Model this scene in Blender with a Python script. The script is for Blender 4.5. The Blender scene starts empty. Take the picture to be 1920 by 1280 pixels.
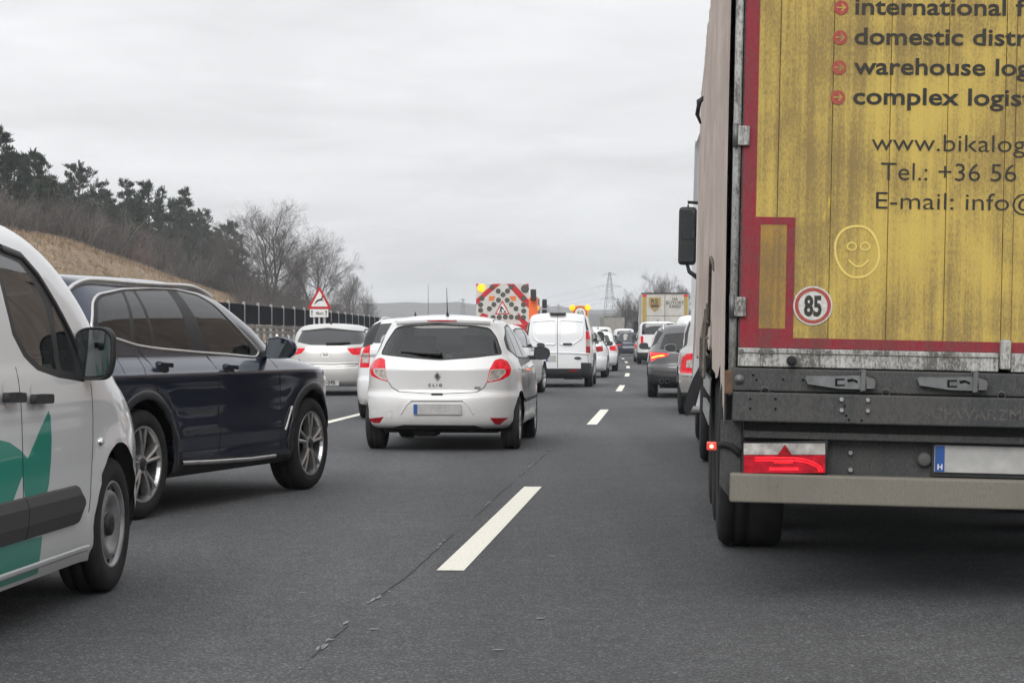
import bpy, bmesh, math, random
from mathutils import Vector, Matrix
from mathutils.bvhtree import BVHTree
from mathutils.geometry import tessellate_polygon

random.seed(7)
scene = bpy.context.scene
col = scene.collection
R = math.radians

# ------------------------------------------------------------------ camera
FPX = 3800.0            # focal length in pixels of a 1920 px wide picture
HOR = 634.0             # picture row of the horizon
CAMH = 1.22
cam_d = bpy.data.cameras.new('camera')
cam = bpy.data.objects.new('camera', cam_d)
col.objects.link(cam)
cam_d.sensor_width = 36.0
cam_d.lens = FPX / 1920 * 36.0
cam_d.clip_start = 0.05
cam_d.clip_end = 9000
cam.location = (0, 0, CAMH)
cam.rotation_euler = (R(90) - (640 - HOR) / FPX, 0, 0)
scene.camera = cam

# ------------------------------------------------------------------ sky and light
world = bpy.data.worlds.new('World')
scene.world = world
world.use_nodes = True
wn, wl = world.node_tree.nodes, world.node_tree.links
wn.clear()
SUN_EL, SUN_AZ = R(38), R(196)      # azimuth clockwise from +Y: behind the camera, a little to the left


def wnode(t, **kw):
    n = wn.new(t)
    for k, v in kw.items():
        setattr(n, k, v)
    return n


sky = wnode('ShaderNodeTexSky', sky_type='NISHITA', sun_disc=False)
sky.sun_elevation = SUN_EL
sky.sun_rotation = SUN_AZ
sky.air_density, sky.dust_density, sky.ozone_density = 1.0, 3.0, 1.0
hs = wnode('ShaderNodeHueSaturation')
hs.inputs['Saturation'].default_value = 0.12
wl.new(sky.outputs[0], hs.inputs['Color'])
tc = wnode('ShaderNodeTexCoord')
sep = wnode('ShaderNodeSeparateXYZ')
wl.new(tc.outputs['Generated'], sep.inputs[0])


def wmath(op, a, b=None, c=None):
    n = wnode('ShaderNodeMath', operation=op)
    for i, v in enumerate((a, b, c)):
        if v is None:
            continue
        if isinstance(v, (int, float)):
            n.inputs[i].default_value = v
        else:
            wl.new(v, n.inputs[i])
    return n.outputs[0]


up = wmath('MAXIMUM', sep.outputs[2], 0.0)
# cloud deck seen in perspective: divide the horizontal direction by the height above the horizon
den = wmath('ADD', up, 0.10)
comb = wnode('ShaderNodeCombineXYZ')
wl.new(wmath('DIVIDE', sep.outputs[0], den), comb.inputs[0])
wl.new(wmath('DIVIDE', sep.outputs[1], den), comb.inputs[1])


def wnoise(scale, detail, rough, dist=0.0):
    n = wnode('ShaderNodeTexNoise')
    n.inputs['Scale'].default_value = scale
    n.inputs['Detail'].default_value = detail
    n.inputs['Roughness'].default_value = rough
    n.inputs['Distortion'].default_value = dist
    wl.new(comb.outputs[0], n.inputs['Vector'])
    return n.outputs['Fac']


n1 = wmath('SUBTRACT', wnoise(0.75, 4, 0.5, 0.6), 0.5)
n2 = wmath('SUBTRACT', wnoise(2.3, 5, 0.55, 0.8), 0.5)
var = wmath('ADD', wmath('MULTIPLY', n1, 0.58), wmath('MULTIPLY', n2, 0.24))
# overcast deck: brighter towards the zenith
grad = wmath('ADD', wmath('MULTIPLY', wmath('POWER', up, 0.8), 0.78), 0.97)
val = wmath('MULTIPLY', grad, wmath('ADD', var, 1.0))
cloud = wnode('ShaderNodeMix', data_type='RGBA', blend_type='MULTIPLY')
cloud.inputs[0].default_value = 1.0
cloud.inputs[6].default_value = (7.20, 7.30, 7.46, 1)
cmb = wnode('ShaderNodeCombineColor')
for i in range(3):
    wl.new(val, cmb.inputs[i])
wl.new(cmb.outputs[0], cloud.inputs[7])
mixs = wnode('ShaderNodeMix', data_type='RGBA')
mixs.inputs[0].default_value = 0.94
wl.new(hs.outputs[0], mixs.inputs[6])
wl.new(cloud.outputs[2], mixs.inputs[7])
bg = wnode('ShaderNodeBackground')
bg.inputs['Strength'].default_value = 0.1
wl.new(mixs.outputs[2], bg.inputs['Color'])
wo = wnode('ShaderNodeOutputWorld')
wl.new(bg.outputs[0], wo.inputs['Surface'])

sun_d = bpy.data.lights.new('sun', 'SUN')
sun_d.energy = 1.5
sun_d.angle = R(40)
sun_d.color = (1.0, 0.97, 0.93)
sun = bpy.data.objects.new('sun', sun_d)
col.objects.link(sun)
sdir = Vector((math.sin(SUN_AZ) * math.cos(SUN_EL), math.cos(SUN_AZ) * math.cos(SUN_EL), math.sin(SUN_EL)))
sun.rotation_euler = sdir.to_track_quat('Z', 'Y').to_euler()

vs = scene.view_settings
vs.view_transform = 'Standard'
vs.look = 'None'
vs.gamma = 1.0
vs.exposure = 0.12
vs.use_curve_mapping = False
scene.render.engine = 'CYCLES'
cy = scene.cycles
cy.use_denoising = True
try:
    cy.denoiser = 'OPENIMAGEDENOISE'
    cy.denoising_input_passes = 'RGB_ALBEDO_NORMAL'
    cy.denoising_prefilter = 'ACCURATE'
except Exception:
    pass
cy.use_adaptive_sampling = True
cy.adaptive_threshold = 0.02
cy.max_bounces = 7
cy.diffuse_bounces = 2
cy.glossy_bounces = 4
cy.transmission_bounces = 6
cy.transparent_max_bounces = 12
cy.volume_bounces = 1
cy.caustics_reflective = False
cy.caustics_refractive = False
cy.sample_clamp_indirect = 4.0

# ------------------------------------------------------------------ materials
MATS = {}


class NT:
    """small wrapper for building node trees"""
    def __init__(self, name):
        self.m = bpy.data.materials.new(name)
        self.m.use_nodes = True
        self.n = self.m.node_tree.nodes
        self.l = self.m.node_tree.links
        self.n.clear()
        self.out = self.n.new('ShaderNodeOutputMaterial')

    def node(self, t, **kw):
        n = self.n.new(t)
        for k, v in kw.items():
            setattr(n, k, v)
        return n

    def put(self, sock, v):
        if v is None:
            return
        if isinstance(v, bpy.types.NodeSocket):
            self.l.new(v, sock)
        elif isinstance(v, (tuple, list)) and len(v) == 3 and sock.type == 'RGBA':
            sock.default_value = (*v, 1)
        else:
            sock.default_value = v

    def math(self, op, a, b=None, c=None, clamp=False):
        n = self.node('ShaderNodeMath', operation=op, use_clamp=clamp)
        for i, v in enumerate((a, b, c)):
            if v is not None:
                self.put(n.inputs[i], v)
        return n.outputs[0]

    def coords(self, kind='Object', scale=(1, 1, 1)):
        t = self.node('ShaderNodeTexCoord')
        mp = self.node('ShaderNodeMapping')
        mp.inputs['Scale'].default_value = scale
        self.l.new(t.outputs[kind], mp.inputs['Vector'])
        return mp.outputs[0]

    def noise(self, vec, scale, detail=3, rough=0.55, dist=0.0):
        n = self.node('ShaderNodeTexNoise')
        n.inputs['Scale'].default_value = scale
        n.inputs['Detail'].default_value = detail
        n.inputs['Roughness'].default_value = rough
        n.inputs['Distortion'].default_value = dist
        self.l.new(vec, n.inputs['Vector'])
        return n.outputs['Fac']

    def ramp(self, fac, stops):
        r = self.node('ShaderNodeValToRGB')
        e = r.color_ramp.elements
        while len(e) < len(stops):
            e.new(0.5)
        for el, (p, c) in zip(e, stops):
            el.position = p
            el.color = (*c, 1) if isinstance(c, (tuple, list)) else (c, c, c, 1)
        self.put(r.inputs[0], fac)
        return r.outputs[0]

    def mix(self, fac, a, b, blend='MIX'):
        n = self.node('ShaderNodeMix', data_type='RGBA', blend_type=blend)
        self.put(n.inputs[0], fac)
        self.put(n.inputs[6], a)
        self.put(n.inputs[7], b)
        return n.outputs[2]

    def bump(self, h, strength=0.3, dist=0.01):
        b = self.node('ShaderNodeBump')
        b.inputs['Strength'].default_value = strength
        b.inputs['Distance'].default_value = dist
        self.l.new(h, b.inputs['Height'])
        return b.outputs[0]

    def pbr(self, color, rough=0.5, metal=0.0, coat=0.0, normal=None, emit=None, estr=0.0, spec=0.5, coat_rough=0.03, trans=0.0):
        p = self.node('ShaderNodeBsdfPrincipled')
        self.put(p.inputs['Base Color'], color)
        self.put(p.inputs['Roughness'], rough)
        self.put(p.inputs['Metallic'], metal)
        self.put(p.inputs['Coat Weight'], coat)
        self.put(p.inputs['Coat Roughness'], coat_rough)
        self.put(p.inputs['Specular IOR Level'], spec)
        if trans:
            self.put(p.inputs['Transmission Weight'], trans)
        if normal is not None:
            self.l.new(normal, p.inputs['Normal'])
        if emit is not None:
            self.put(p.inputs['Emission Color'], emit)
            self.put(p.inputs['Emission Strength'], estr)
        self.l.new(p.outputs[0], self.out.inputs['Surface'])
        return p


def simple(name, color, rough=0.5, metal=0.0, coat=0.0, vary=0.12, scale=9.0, emit=None, estr=0.0, spec=0.5, bump=0.0):
    """plain surface with slight procedural unevenness"""
    if name in MATS:
        return MATS[name]
    t = NT(name)
    v = t.coords()
    n = t.noise(v, scale, 4, 0.6)
    f = t.ramp(n, [(0.3, 1 - vary), (0.7, 1 + vary * 0.4)])
    c = t.mix(1.0, color, f, 'MULTIPLY')
    rr = t.math('ADD', t.math('MULTIPLY', t.math('SUBTRACT', n, 0.5), 0.2), rough, clamp=True)
    nm = t.bump(t.noise(v, scale * 7, 3), bump, 0.004) if bump else None
    t.pbr(c, rr, metal, coat, nm, emit, estr, spec)
    MATS[name] = t.m
    return t.m


def paint(name, color, metal=0.0, rough=0.35, grime=0.35, grime_col=(0.20, 0.18, 0.155), top=0.75, coat=1.0):
    """car paint under clear coat; road film and spray marks low on the flanks"""
    if name in MATS:
        return MATS[name]
    t = NT(name)
    v = t.coords()
    vs_ = t.coords(scale=(3, 3, 9))
    s = t.node('ShaderNodeSeparateXYZ')
    t.l.new(v, s.inputs[0])
    low = t.math('SUBTRACT', 1.0, t.math('DIVIDE', s.outputs[2], top), clamp=True)
    n = t.noise(vs_, 2.2, 6, 0.65, 0.4)
    n2 = t.noise(v, 60, 3, 0.7)
    g = t.math('MULTIPLY', t.math('POWER', low, 1.2), t.math('ADD', t.math('MULTIPLY', n, 1.3), 0.2), clamp=True)
    g = t.math('MULTIPLY', g, grime, clamp=True)
    g = t.math('ADD', g, t.math('MULTIPLY', t.math('MULTIPLY', n, n2), grime * 0.22), clamp=True)
    c = t.mix(g, color, grime_col)
    r = t.math('ADD', rough, t.math('MULTIPLY', g, 0.4), clamp=True)
    ct = t.math('MULTIPLY', t.math('SUBTRACT', 1.0, t.math('MULTIPLY', g, 1.3), clamp=True), coat)
    cr = t.math('ADD', 0.02, t.math('MULTIPLY', g, 0.5), clamp=True)
    wav = t.bump(t.noise(v, 1.6, 2, 0.4), 0.04, 0.02)
    t.pbr(c, r, metal, ct, wav, coat_rough=cr)
    MATS[name] = t.m
    return t.m


def glass(name, tint=(0.55, 0.66, 0.60), dark=0.0):
    """thin window glass: Fresnel reflection over a tinted see-through pane"""
    if name in MATS:
        return MATS[name]
    t = NT(name)
    fr = t.node('ShaderNodeFresnel')
    fr.inputs['IOR'].default_value = 1.5
    f = t.math('MULTIPLY_ADD', fr.outputs[0], 1.2, 0.03, clamp=True)
    tr = t.node('ShaderNodeBsdfTransparent')
    tr.inputs[0].default_value = (*[c * (1 - dark) for c in tint], 1)
    gl = t.node('ShaderNodeBsdfGlossy')
    gl.inputs['Roughness'].default_value = 0.015
    mx = t.node('ShaderNodeMixShader')
    t.l.new(f, mx.inputs[0])
    t.l.new(tr.outputs[0], mx.inputs[1])
    t.l.new(gl.outputs[0], mx.inputs[2])
    t.l.new(mx.outputs[0], t.out.inputs['Surface'])
    MATS[name] = t.m
    return t.m


def lamp_mat(name, color, estr, rough=0.12):
    """coloured lamp lens with fine ribs; gives off light when lit"""
    if name in MATS:
        return MATS[name]
    t = NT(name)
    v = t.coords()
    w = t.node('ShaderNodeTexWave', wave_type='BANDS', bands_direction='Z')
    w.inputs['Scale'].default_value = 28
    w.inputs['Distortion'].default_value = 1.0
    t.l.new(v, w.inputs['Vector'])
    n = t.noise(v, 22, 2)
    f = t.ramp(n, [(0.3, 0.55), (0.7, 1.15)])
    c = t.mix(1.0, color, f, 'MULTIPLY')
    p = t.pbr(c, rough + .12, 0.0, 0.2, t.bump(w.outputs['Fac'], 0.12, 0.004), None, 0, spec=.3)
    if estr:
        t.put(p.inputs['Emission Color'], c)
        p.inputs['Emission Strength'].default_value = estr
    MATS[name] = t.m
    return t.m


M_black = simple('black_plastic', (0.022, 0.023, 0.025), 0.55, bump=0.15)
M_grime_black = simple('dusty_black_plastic', (0.05, 0.05, 0.05), 0.7, bump=0.2)
M_rubber = simple('tyre_rubber', (0.030, 0.030, 0.031), 0.85, vary=0.3, bump=0.3, spec=0.25)
M_gap = simple('panel_gap', (0.012, 0.012, 0.013), 0.8)
M_chrome = simple('chrome', (0.78, 0.78, 0.78), 0.12, 1.0)
M_satin = simple('satin_aluminium', (0.66, 0.66, 0.66), 0.32, 1.0)
M_alloy = simple('wheel_alloy', (0.55, 0.55, 0.55), 0.32, 0.85, 0.3, vary=0.3)
M_steelwheel = simple('grey_steel_wheel', (0.36, 0.36, 0.37), 0.42, 0.55, vary=0.35)
M_dark = simple('dark_cavity', (0.012, 0.012, 0.012), 0.9, spec=0.1)
M_under = simple('underbody', (0.02, 0.02, 0.02), 0.85, spec=0.2)
M_cloth = simple('seat_cloth', (0.035, 0.036, 0.04), 0.9, bump=0.3)
M_lining = simple('cabin_lining', (0.10, 0.10, 0.105), 0.9)
M_mirror = simple('mirror_glass', (0.40, 0.43, 0.43), 0.03, 1.0, vary=0.02)
M_red_on = lamp_mat('red_lamp_lit', (0.50, 0.002, 0.012), 0.62)
M_red_bright = lamp_mat('red_lamp_braking', (1.0, 0.03, 0.03), 1.6)
M_red_faint = lamp_mat('red_lamp_lens', (0.35, 0.006, 0.012), 0.05)  # unlit lenses and reflectors carry a faint added glow
M_clear = lamp_mat('clear_lamp_lens', (0.55, 0.50, 0.46), 0.0)
M_amber = lamp_mat('amber_lamp_lens', (0.75, 0.22, 0.03), 0.15)
M_amber_on = lamp_mat('amber_flashing_lamp', (1.0, 0.40, 0.015), 1.7)
M_plate = simple('number_plate', (0.44, 0.44, 0.43), 0.45, vary=0.18, scale=14)
M_plate_blue = simple('number_plate_band', (0.02, 0.09, 0.32), 0.4)
M_ink = simple('black_ink', (0.014, 0.014, 0.016), 0.6)
M_white_sign = simple('sign_white', (0.76, 0.76, 0.75), 0.4, vary=0.1)
M_red_sign = simple('sign_red', (0.52, 0.02, 0.03), 0.4, vary=0.15)
M_galv = simple('galvanised_steel', (0.42, 0.43, 0.44), 0.45, 0.6, vary=0.25)
G_clear = glass('clear_tinted_glass', (0.84, 0.93, 0.87))
G_mid = glass('rear_glass', (0.56, 0.60, 0.61))
G_dark = glass('privacy_glass', (0.10, 0.105, 0.11))
M_blackglass = simple('dark_window', (0.018, 0.021, 0.024), 0.04, 0.0, 1.0, vary=0.1, spec=0.6)
P_white = paint('white_paint', (0.75, 0.76, 0.77), 0.0, 0.4, 0.35)
P_silver = paint('silver_white_paint', (0.76, 0.76, 0.76), 0.12, 0.34, 0.48, (0.24, 0.22, 0.20))
P_hyundai = paint('pale_silver_paint', (0.56, 0.555, 0.54), 0.35, 0.34, 0.35, (0.26, 0.22, 0.19))
P_navy = paint('navy_paint', (0.010, 0.019, 0.048), 0.55, 0.28, 0.10, (0.06, 0.06, 0.065), top=0.9)
P_grey = paint('grey_paint', (0.085, 0.085, 0.088), 0.4, 0.36, 0.30, (0.15, 0.14, 0.13))
P_champ = paint('silver_paint', (0.44, 0.43, 0.415), 0.45, 0.34, 0.45, (0.17, 0.15, 0.13), top=1.0)
P_dblue = paint('dark_blue_paint', (0.012, 0.02, 0.045), 0.2, 0.3, 0.3)
P_bronze = paint('brown_grey_paint', (0.13, 0.115, 0.10), 0.4, 0.34, 0.4)
P_orange = paint('orange_paint', (0.85, 0.17, 0.025), 0.0, 0.4, 0.3)

# ------------------------------------------------------------------ object helpers


def link(o, parent=None):
    col.objects.link(o)
    if parent is not None:
        o.parent = parent
    return o


def empty(name, loc=(0, 0, 0), rot=(0, 0, 0)):
    o = bpy.data.objects.new(name, None)
    o.empty_display_size = 0.2
    o.location = loc
    o.rotation_euler = rot
    return link(o)


def tag(o, label=None, cat=None, group=None, kind=None):
    for k, v in (('label', label), ('category', cat), ('group', group), ('kind', kind)):
        if v:
            o[k] = v
    return o


def mk(name, verts, faces, mat, parent=None, smooth=False, normals=None, bevel=0.0, seg=2, mats=None, midx=None):
    me = bpy.data.meshes.new(name)
    me.from_pydata([tuple(v) for v in verts], [], faces)
    for m_ in (mats or [mat]):
        me.materials.append(m_)
    if midx:
        me.polygons.foreach_set('material_index', midx)
    if smooth:
        me.polygons.foreach_set('use_smooth', [True] * len(me.polygons))
    me.update()
    if normals:
        me.normals_split_custom_set_from_vertices([tuple(n) for n in normals])
    o = bpy.data.objects.new(name, me)
    link(o, parent)
    if bevel:
        b = o.modifiers.new('edge', 'BEVEL')
        b.width = bevel
        b.segments = seg
        b.limit_method = 'ANGLE'
        b.angle_limit = R(40)
    return o


class MB:
    """collects shapes, links them as ONE mesh object"""
    def __init__(self):
        self.v, self.f = [], []

    def add(self, vs_, fs):
        b = len(self.v)
        self.v += [tuple(p) for p in vs_]
        self.f += [tuple(b + i for i in f) for f in fs]
        return self

    def box(self, x0, x1, y0, y1, z0, z1):
        vs_ = [(x, y, z) for z in (z0, z1) for y in (y0, y1) for x in (x0, x1)]
        return self.add(vs_, [(0, 2, 3, 1), (4, 5, 7, 6), (0, 1, 5, 4), (2, 6, 7, 3), (0, 4, 6, 2), (1, 3, 7, 5)])

    def tube(self, pts, rad, n=8, cap=True):
        pts = [Vector(p) for p in pts]
        rads = rad if isinstance(rad, (list, tuple)) else [rad] * len(pts)
        vs_, fs = [], []
        ref = None
        for i, p in enumerate(pts):
            d = (pts[min(i + 1, len(pts) - 1)] - pts[max(i - 1, 0)])
            d = d.normalized() if d.length > 1e-9 else Vector((0, 0, 1))
            if ref is None:
                ref = Vector((0, 0, 1)) if abs(d.z) < 0.9 else Vector((1, 0, 0))
            a = d.cross(ref)
            a = a.normalized() if a.length > 1e-6 else d.orthogonal().normalized()
            b = d.cross(a)
            ref = -b if False else ref
            for k in range(n):
                t = 2 * math.pi * k / n
                vs_.append(p + (a * math.cos(t) + b * math.sin(t)) * rads[i])
        for i in range(len(pts) - 1):
            for k in range(n):
                k2 = (k + 1) % n
                fs.append((i * n + k, i * n + k2, (i + 1) * n + k2, (i + 1) * n + k))
        if cap:
            fs.append(tuple(range(n - 1, -1, -1)))
            e = (len(pts) - 1) * n
            fs.append(tuple(e + k for k in range(n)))
        return self.add(vs_, fs)

    def lathe(self, prof, n=32, axis='x', c=(0, 0, 0), arc=(0, 2 * math.pi)):
        """prof: list of (along axis, radius)"""
        full = abs(arc[1] - arc[0]) > 6.28
        m = n if full else n + 1
        vs_, fs = [], []
        for a, r in prof:
            for k in range(m):
                t = arc[0] + (arc[1] - arc[0]) * k / n
                u, w = r * math.cos(t), r * math.sin(t)
                p = {'x': (a, u, w), 'y': (u, a, w), 'z': (u, w, a)}[axis]
                vs_.append((p[0] + c[0], p[1] + c[1], p[2] + c[2]))
        for i in range(len(prof) - 1):
            for k in range(n):
                k2 = (k + 1) % m
                fs.append((i * m + k, i * m + k2, (i + 1) * m + k2, (i + 1) * m + k))
        return self.add(vs_, fs)

    def prism(self, poly, a0, a1, axis='y'):
        """polygon (u, w) swept along the axis; u, w are the other two axes in order"""
        n = len(poly)
        vs_ = []
        for a in (a0, a1):
            for u, w in poly:
                vs_.append({'x': (a, u, w), 'y': (u, a, w), 'z': (u, w, a)}[axis])
        fs = [(i, (i + 1) % n, n + (i + 1) % n, n + i) for i in range(n)]
        for tri in tessellate_polygon([[Vector((u, w, 0)) for u, w in poly]]):
            fs.append(tuple(tri))
            fs.append(tuple(n + i for i in reversed(tri)))
        return self.add(vs_, fs)

    def build(self, name, mat, parent=None, smooth=False, bevel=0.0, seg=2):
        return mk(name, self.v, self.f, mat, parent, smooth, bevel=bevel, seg=seg)


def rpoly(pts, rad=0.03, seg=4):
    """round the corners of a closed 2-D polygon"""
    out = []
    n = len(pts)
    for i in range(n):
        p0, p, p1 = Vector(pts[i - 1][:2]), Vector(pts[i][:2]), Vector(pts[(i + 1) % n][:2])
        r = pts[i][2] if len(pts[i]) > 2 else rad
        a, b = p0 - p, p1 - p
        la, lb = a.length, b.length
        d = min(r, la * 0.45, lb * 0.45)
        if d < 1e-4:
            out.append((p.x, p.y))
            continue
        A, B = p + a.normalized() * d, p + b.normalized() * d
        for k in range(seg + 1):
            t = k / seg
            q = A * (1 - t) ** 2 + p * 2 * t * (1 - t) + B * t * t
            out.append((q.x, q.y))
    return out


def circle(cx, cz, rx, rz=None, n=20):
    rz = rx if rz is None else rz
    return [(cx + rx * math.cos(2 * math.pi * k / n), cz + rz * math.sin(2 * math.pi * k / n)) for k in range(n)]


def text_geo(body, size, bold=0.0, spacing=1.0, depth=0.0, align='LEFT', sx=1.0):
    cu = bpy.data.curves.new('tmp_text', 'FONT')
    cu.body = body
    cu.size = size
    cu.offset = bold
    cu.space_character = spacing
    cu.extrude = depth
    cu.align_x = align
    cu.resolution_u = 3
    o = bpy.data.objects.new('tmp_text', cu)
    ts = bpy.data.scenes.new('tmp_scene')
    ts.collection.objects.link(o)
    ts.view_layers[0].update()
    dg = ts.view_layers[0].depsgraph
    me = bpy.data.meshes.new_from_object(o.evaluated_get(dg))
    bpy.data.scenes.remove(ts)
    vs_ = [(v.co.x * sx, v.co.y, v.co.z) for v in me.vertices]
    fs = [tuple(p.vertices) for p in me.polygons]
    bpy.data.objects.remove(o)
    bpy.data.curves.remove(cu)
    bpy.data.meshes.remove(me)
    return vs_, fs


def rear_text(body, x, y, z, size, mat, parent, name='lettering', **kw):
    """lettering standing on a plane that faces the rear (-y)"""
    vs_, fs = text_geo(body, size, **kw)
    return mk(name, [(x + a, y - c, z + b) for a, b, c in vs_], fs, mat, parent)


def copy_tree(o, parent=None):
    c = o.copy()
    col.objects.link(c)
    c.parent = parent
    for ch in list(o.children):
        copy_tree(ch, c)
    return c


# ------------------------------------------------------------------ the road as a curve
def road_x(y):
    """x of the dashed line between the middle and the near lane"""
    s = max(y - 10.6, 0.0)
    base = -0.40 + 0.084 * (y - 10.6)
    if y <= 150:
        return base - 0.00019 * s * s
    s0 = 139.4
    x0 = -0.40 + 0.084 * s0 - 0.00019 * s0 * s0
    th0 = 0.084 - 0.00038 * s0
    d = y - 150
    return x0 + th0 * d - 0.00008 * d * d


def road_th(y):
    return math.atan((road_x(y + 0.5) - road_x(y - 0.5)))


def at(px, py, Y):
    """point in the place that lies Y metres ahead on the ray of a picture point"""
    return Vector(((px - 960) / FPX * Y, Y, CAMH - (py - HOR) / FPX * Y))


def off(y, d, z=0.0):
    """point d metres to the right of the dashed line at distance y"""
    th = road_th(y)
    return Vector((road_x(y) + d * math.cos(th), y - d * math.sin(th), z))
# ================================================================== ground, road, hills
def asphalt_mat():
    t = NT('asphalt')
    v = t.coords()
    big = t.noise(v, 0.35, 4, 0.6)
    # wheel tracks and patches run along the road
    lane = t.noise(t.coords(scale=(1.0, 0.035, 1)), 0.9, 3, 0.5)
    fine = t.noise(v, 95, 4, 0.75)
    coarse = t.noise(v, 34, 3, 0.7)
    vo = t.node('ShaderNodeTexVoronoi')
    vo.inputs['Scale'].default_value = 130
    t.l.new(v, vo.inputs['Vector'])
    vr = t.node('ShaderNodeSeparateColor')
    t.l.new(vo.outputs['Color'], vr.inputs[0])
    sp = t.ramp(vr.outputs[0], [(0.0, 0.55), (0.55, 0.92), (0.88, 1.35), (1.0, 2.6)])
    c = t.ramp(big, [(0.3, (0.063, 0.0655, 0.069)), (0.7, (0.086, 0.088, 0.091))])
    c = t.mix(1.0, c, t.ramp(lane, [(0.3, 0.78), (0.7, 1.18)]), 'MULTIPLY')
    c = t.mix(1.0, c, sp, 'MULTIPLY')
    c = t.mix(1.0, c, t.ramp(fine, [(0.25, 0.55), (0.75, 1.45)]), 'MULTIPLY')
    c = t.mix(1.0, c, t.ramp(coarse, [(0.3, 0.8), (0.7, 1.2)]), 'MULTIPLY')
    c = t.mix(1.0, c, t.ramp(t.noise(v, 5.5, 4, .65), [(0.3, 0.86), (0.7, 1.12)]), 'MULTIPLY')
    h = t.math('ADD', fine, t.math('MULTIPLY', vo.outputs['Distance'], 0.8))
    t.pbr(c, t.math('ADD', 0.72, t.math('MULTIPLY', big, 0.15)), 0, 0, t.bump(h, 0.55, 0.006), spec=0.35)
    return t.m


def grass_mat(name, cols, scale=0.4):
    t = NT(name)
    v = t.coords()
    a = t.noise(v, scale, 5, 0.65, 0.5)
    b = t.noise(t.coords(scale=(1.0, 0.35, 2.2)), 2.6, 5, 0.7, 0.3)
    c = t.ramp(a, [(0.25, cols[0]), (0.5, cols[1]), (0.75, cols[2])])
    c = t.mix(1.0, c, t.ramp(b, [(0.3, 0.55), (0.7, 1.35)]), 'MULTIPLY')
    t.pbr(c, 0.95, 0, 0, t.bump(b, 0.9, 0.15), spec=0.1)
    return t.m


M_asphalt = asphalt_mat()
M_dry = grass_mat('dry_grass', [(0.20, 0.150, 0.10), (0.29, 0.215, 0.145), (0.36, 0.275, 0.19)])
M_field = grass_mat('winter_field', [(0.12, 0.105, 0.075), (0.15, 0.13, 0.09), (0.18, 0.155, 0.11)], 0.05)
t = NT('road_paint')
v_ = t.coords()
worn = t.ramp(t.noise(v_, 55, 5, 0.7), [(0.30, 0.70), (0.50, 1.0)])
t.pbr(t.mix(1.0, (0.80, 0.775, 0.68), worn, 'MULTIPLY'), 0.6, 0, 0, t.bump(t.noise(v_, 120, 3), 0.3, 0.003))
M_line = t.m
M_fleck = simple('pale_joint_filler', (0.27, 0.27, 0.265), 1.0, vary=0.3, scale=40)
M_crack = simple('bitumen_joint', (0.052, 0.053, 0.055), 0.9, vary=0.4, scale=30)

g = MB()
g.add([(-4000, -300, -0.06), (4000, -300, -0.06), (4000, 5000, -0.06), (-4000, 5000, -0.06)], [(0, 1, 2, 3)])
tag(g.build('ground', M_field), kind='structure')


def ribbon(y0, y1, d0, d1, z, step=3.0):
    n = max(1, int(round((y1 - y0) / step)))
    vs_, fs = [], []
    for i in range(n + 1):
        y = y0 + (y1 - y0) * i / n
        vs_ += [off(y, d0, z), off(y, d1, z)]
        if i:
            k = 2 * i
            fs.append((k - 2, k - 1, k + 1, k))
    return vs_, fs


vs_, fs = ribbon(-16, 700, -9.4, 7.6, 0.0)
road = tag(mk('road', vs_, fs, M_asphalt), kind='structure')
vs_, fs = ribbon(20, 700, -31.0, -20.2, -0.02)
tag(mk('opposite_road', vs_, fs, M_asphalt), kind='structure')
# painted dashes, six metres long every eighteen
for line_d in (0.0, -3.85):
    for k in range(-1, 20):
        y0 = 10.64 + 18 * k
        vs_, fs = ribbon(y0, y0 + 6.0, line_d, line_d + 0.145, 0.004, 2.0)
        mk('lane_dash', vs_, fs, M_line, road)
for line_d in (-7.75, 3.75):
    vs_, fs = ribbon(-10, 600, line_d, line_d + 0.2, 0.004)
    mk('edge_line', vs_, fs, M_line, road)
# the joint between two strips of asphalt beside the dashes
rj = random.Random(3)
vs_, fs = [], []
y, i = -4.0, 0
while y < 120:
    w = 0.002 + 0.005 * rj.random()
    d = -0.13 + 0.008 * math.sin(y * 1.9) + 0.006 * rj.uniform(-1, 1)
    vs_ += [off(y, d - w, 0.003), off(y, d + w, 0.003)]
    if i and math.sin(y * 1.3) + .7 * math.sin(y * 3.1 + 1) > -.55:
        fs.append((2 * i - 2, 2 * i - 1, 2 * i + 1, 2 * i))
    y += 0.12 + 0.006 * max(y, 0)
    i += 1
mk('asphalt_joint', vs_, fs, M_crack, road)
fl = MB()
for y0 in [6.2, 6.5, 6.9, 7.35, 7.9, 8.05, 8.6, 9.3, 9.42, 9.8, 11.9, 12.3, 14.8, 15.1, 18.4, 19.2, 19.5, 21.5, 22.2, 24.8, 26.2, 30.5, 33.1]:
    for q in range(rj.randint(1, 3)):
        y = y0 + rj.uniform(-0.15, 0.15)
        d = -0.13 + 0.008 * math.sin(y * 1.9) + rj.uniform(-0.02, 0.02)
        ln = rj.uniform(0.02, 0.10)
        pts = []
        for a in range(7):
            th = 2 * math.pi * a / 7
            pts.append(off(y + ln * math.sin(th) * rj.uniform(0.6, 1), d + 0.010 * math.cos(th) * rj.uniform(0.5, 1.2), 0.0045))
        fl.add(pts, [tuple(range(7))])
for (px, py) in [(1035, 1043), (567, 1112), (700, 1180), (935, 1219), (1012, 1160)]:
    Y = FPX * CAMH / (py - HOR)
    c = at(px, py, Y)
    fl.add([(c.x + rj.uniform(0.6, 1) * 0.03 * math.cos(a), c.y + rj.uniform(0.6, 1) * 0.02 * math.sin(a), 0.0045) for a in (0, 1, 2, 3, 4, 5)], [tuple(range(6))])
tag(fl.build('joint_filler_flecks', M_fleck, road), kind='stuff')


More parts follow.
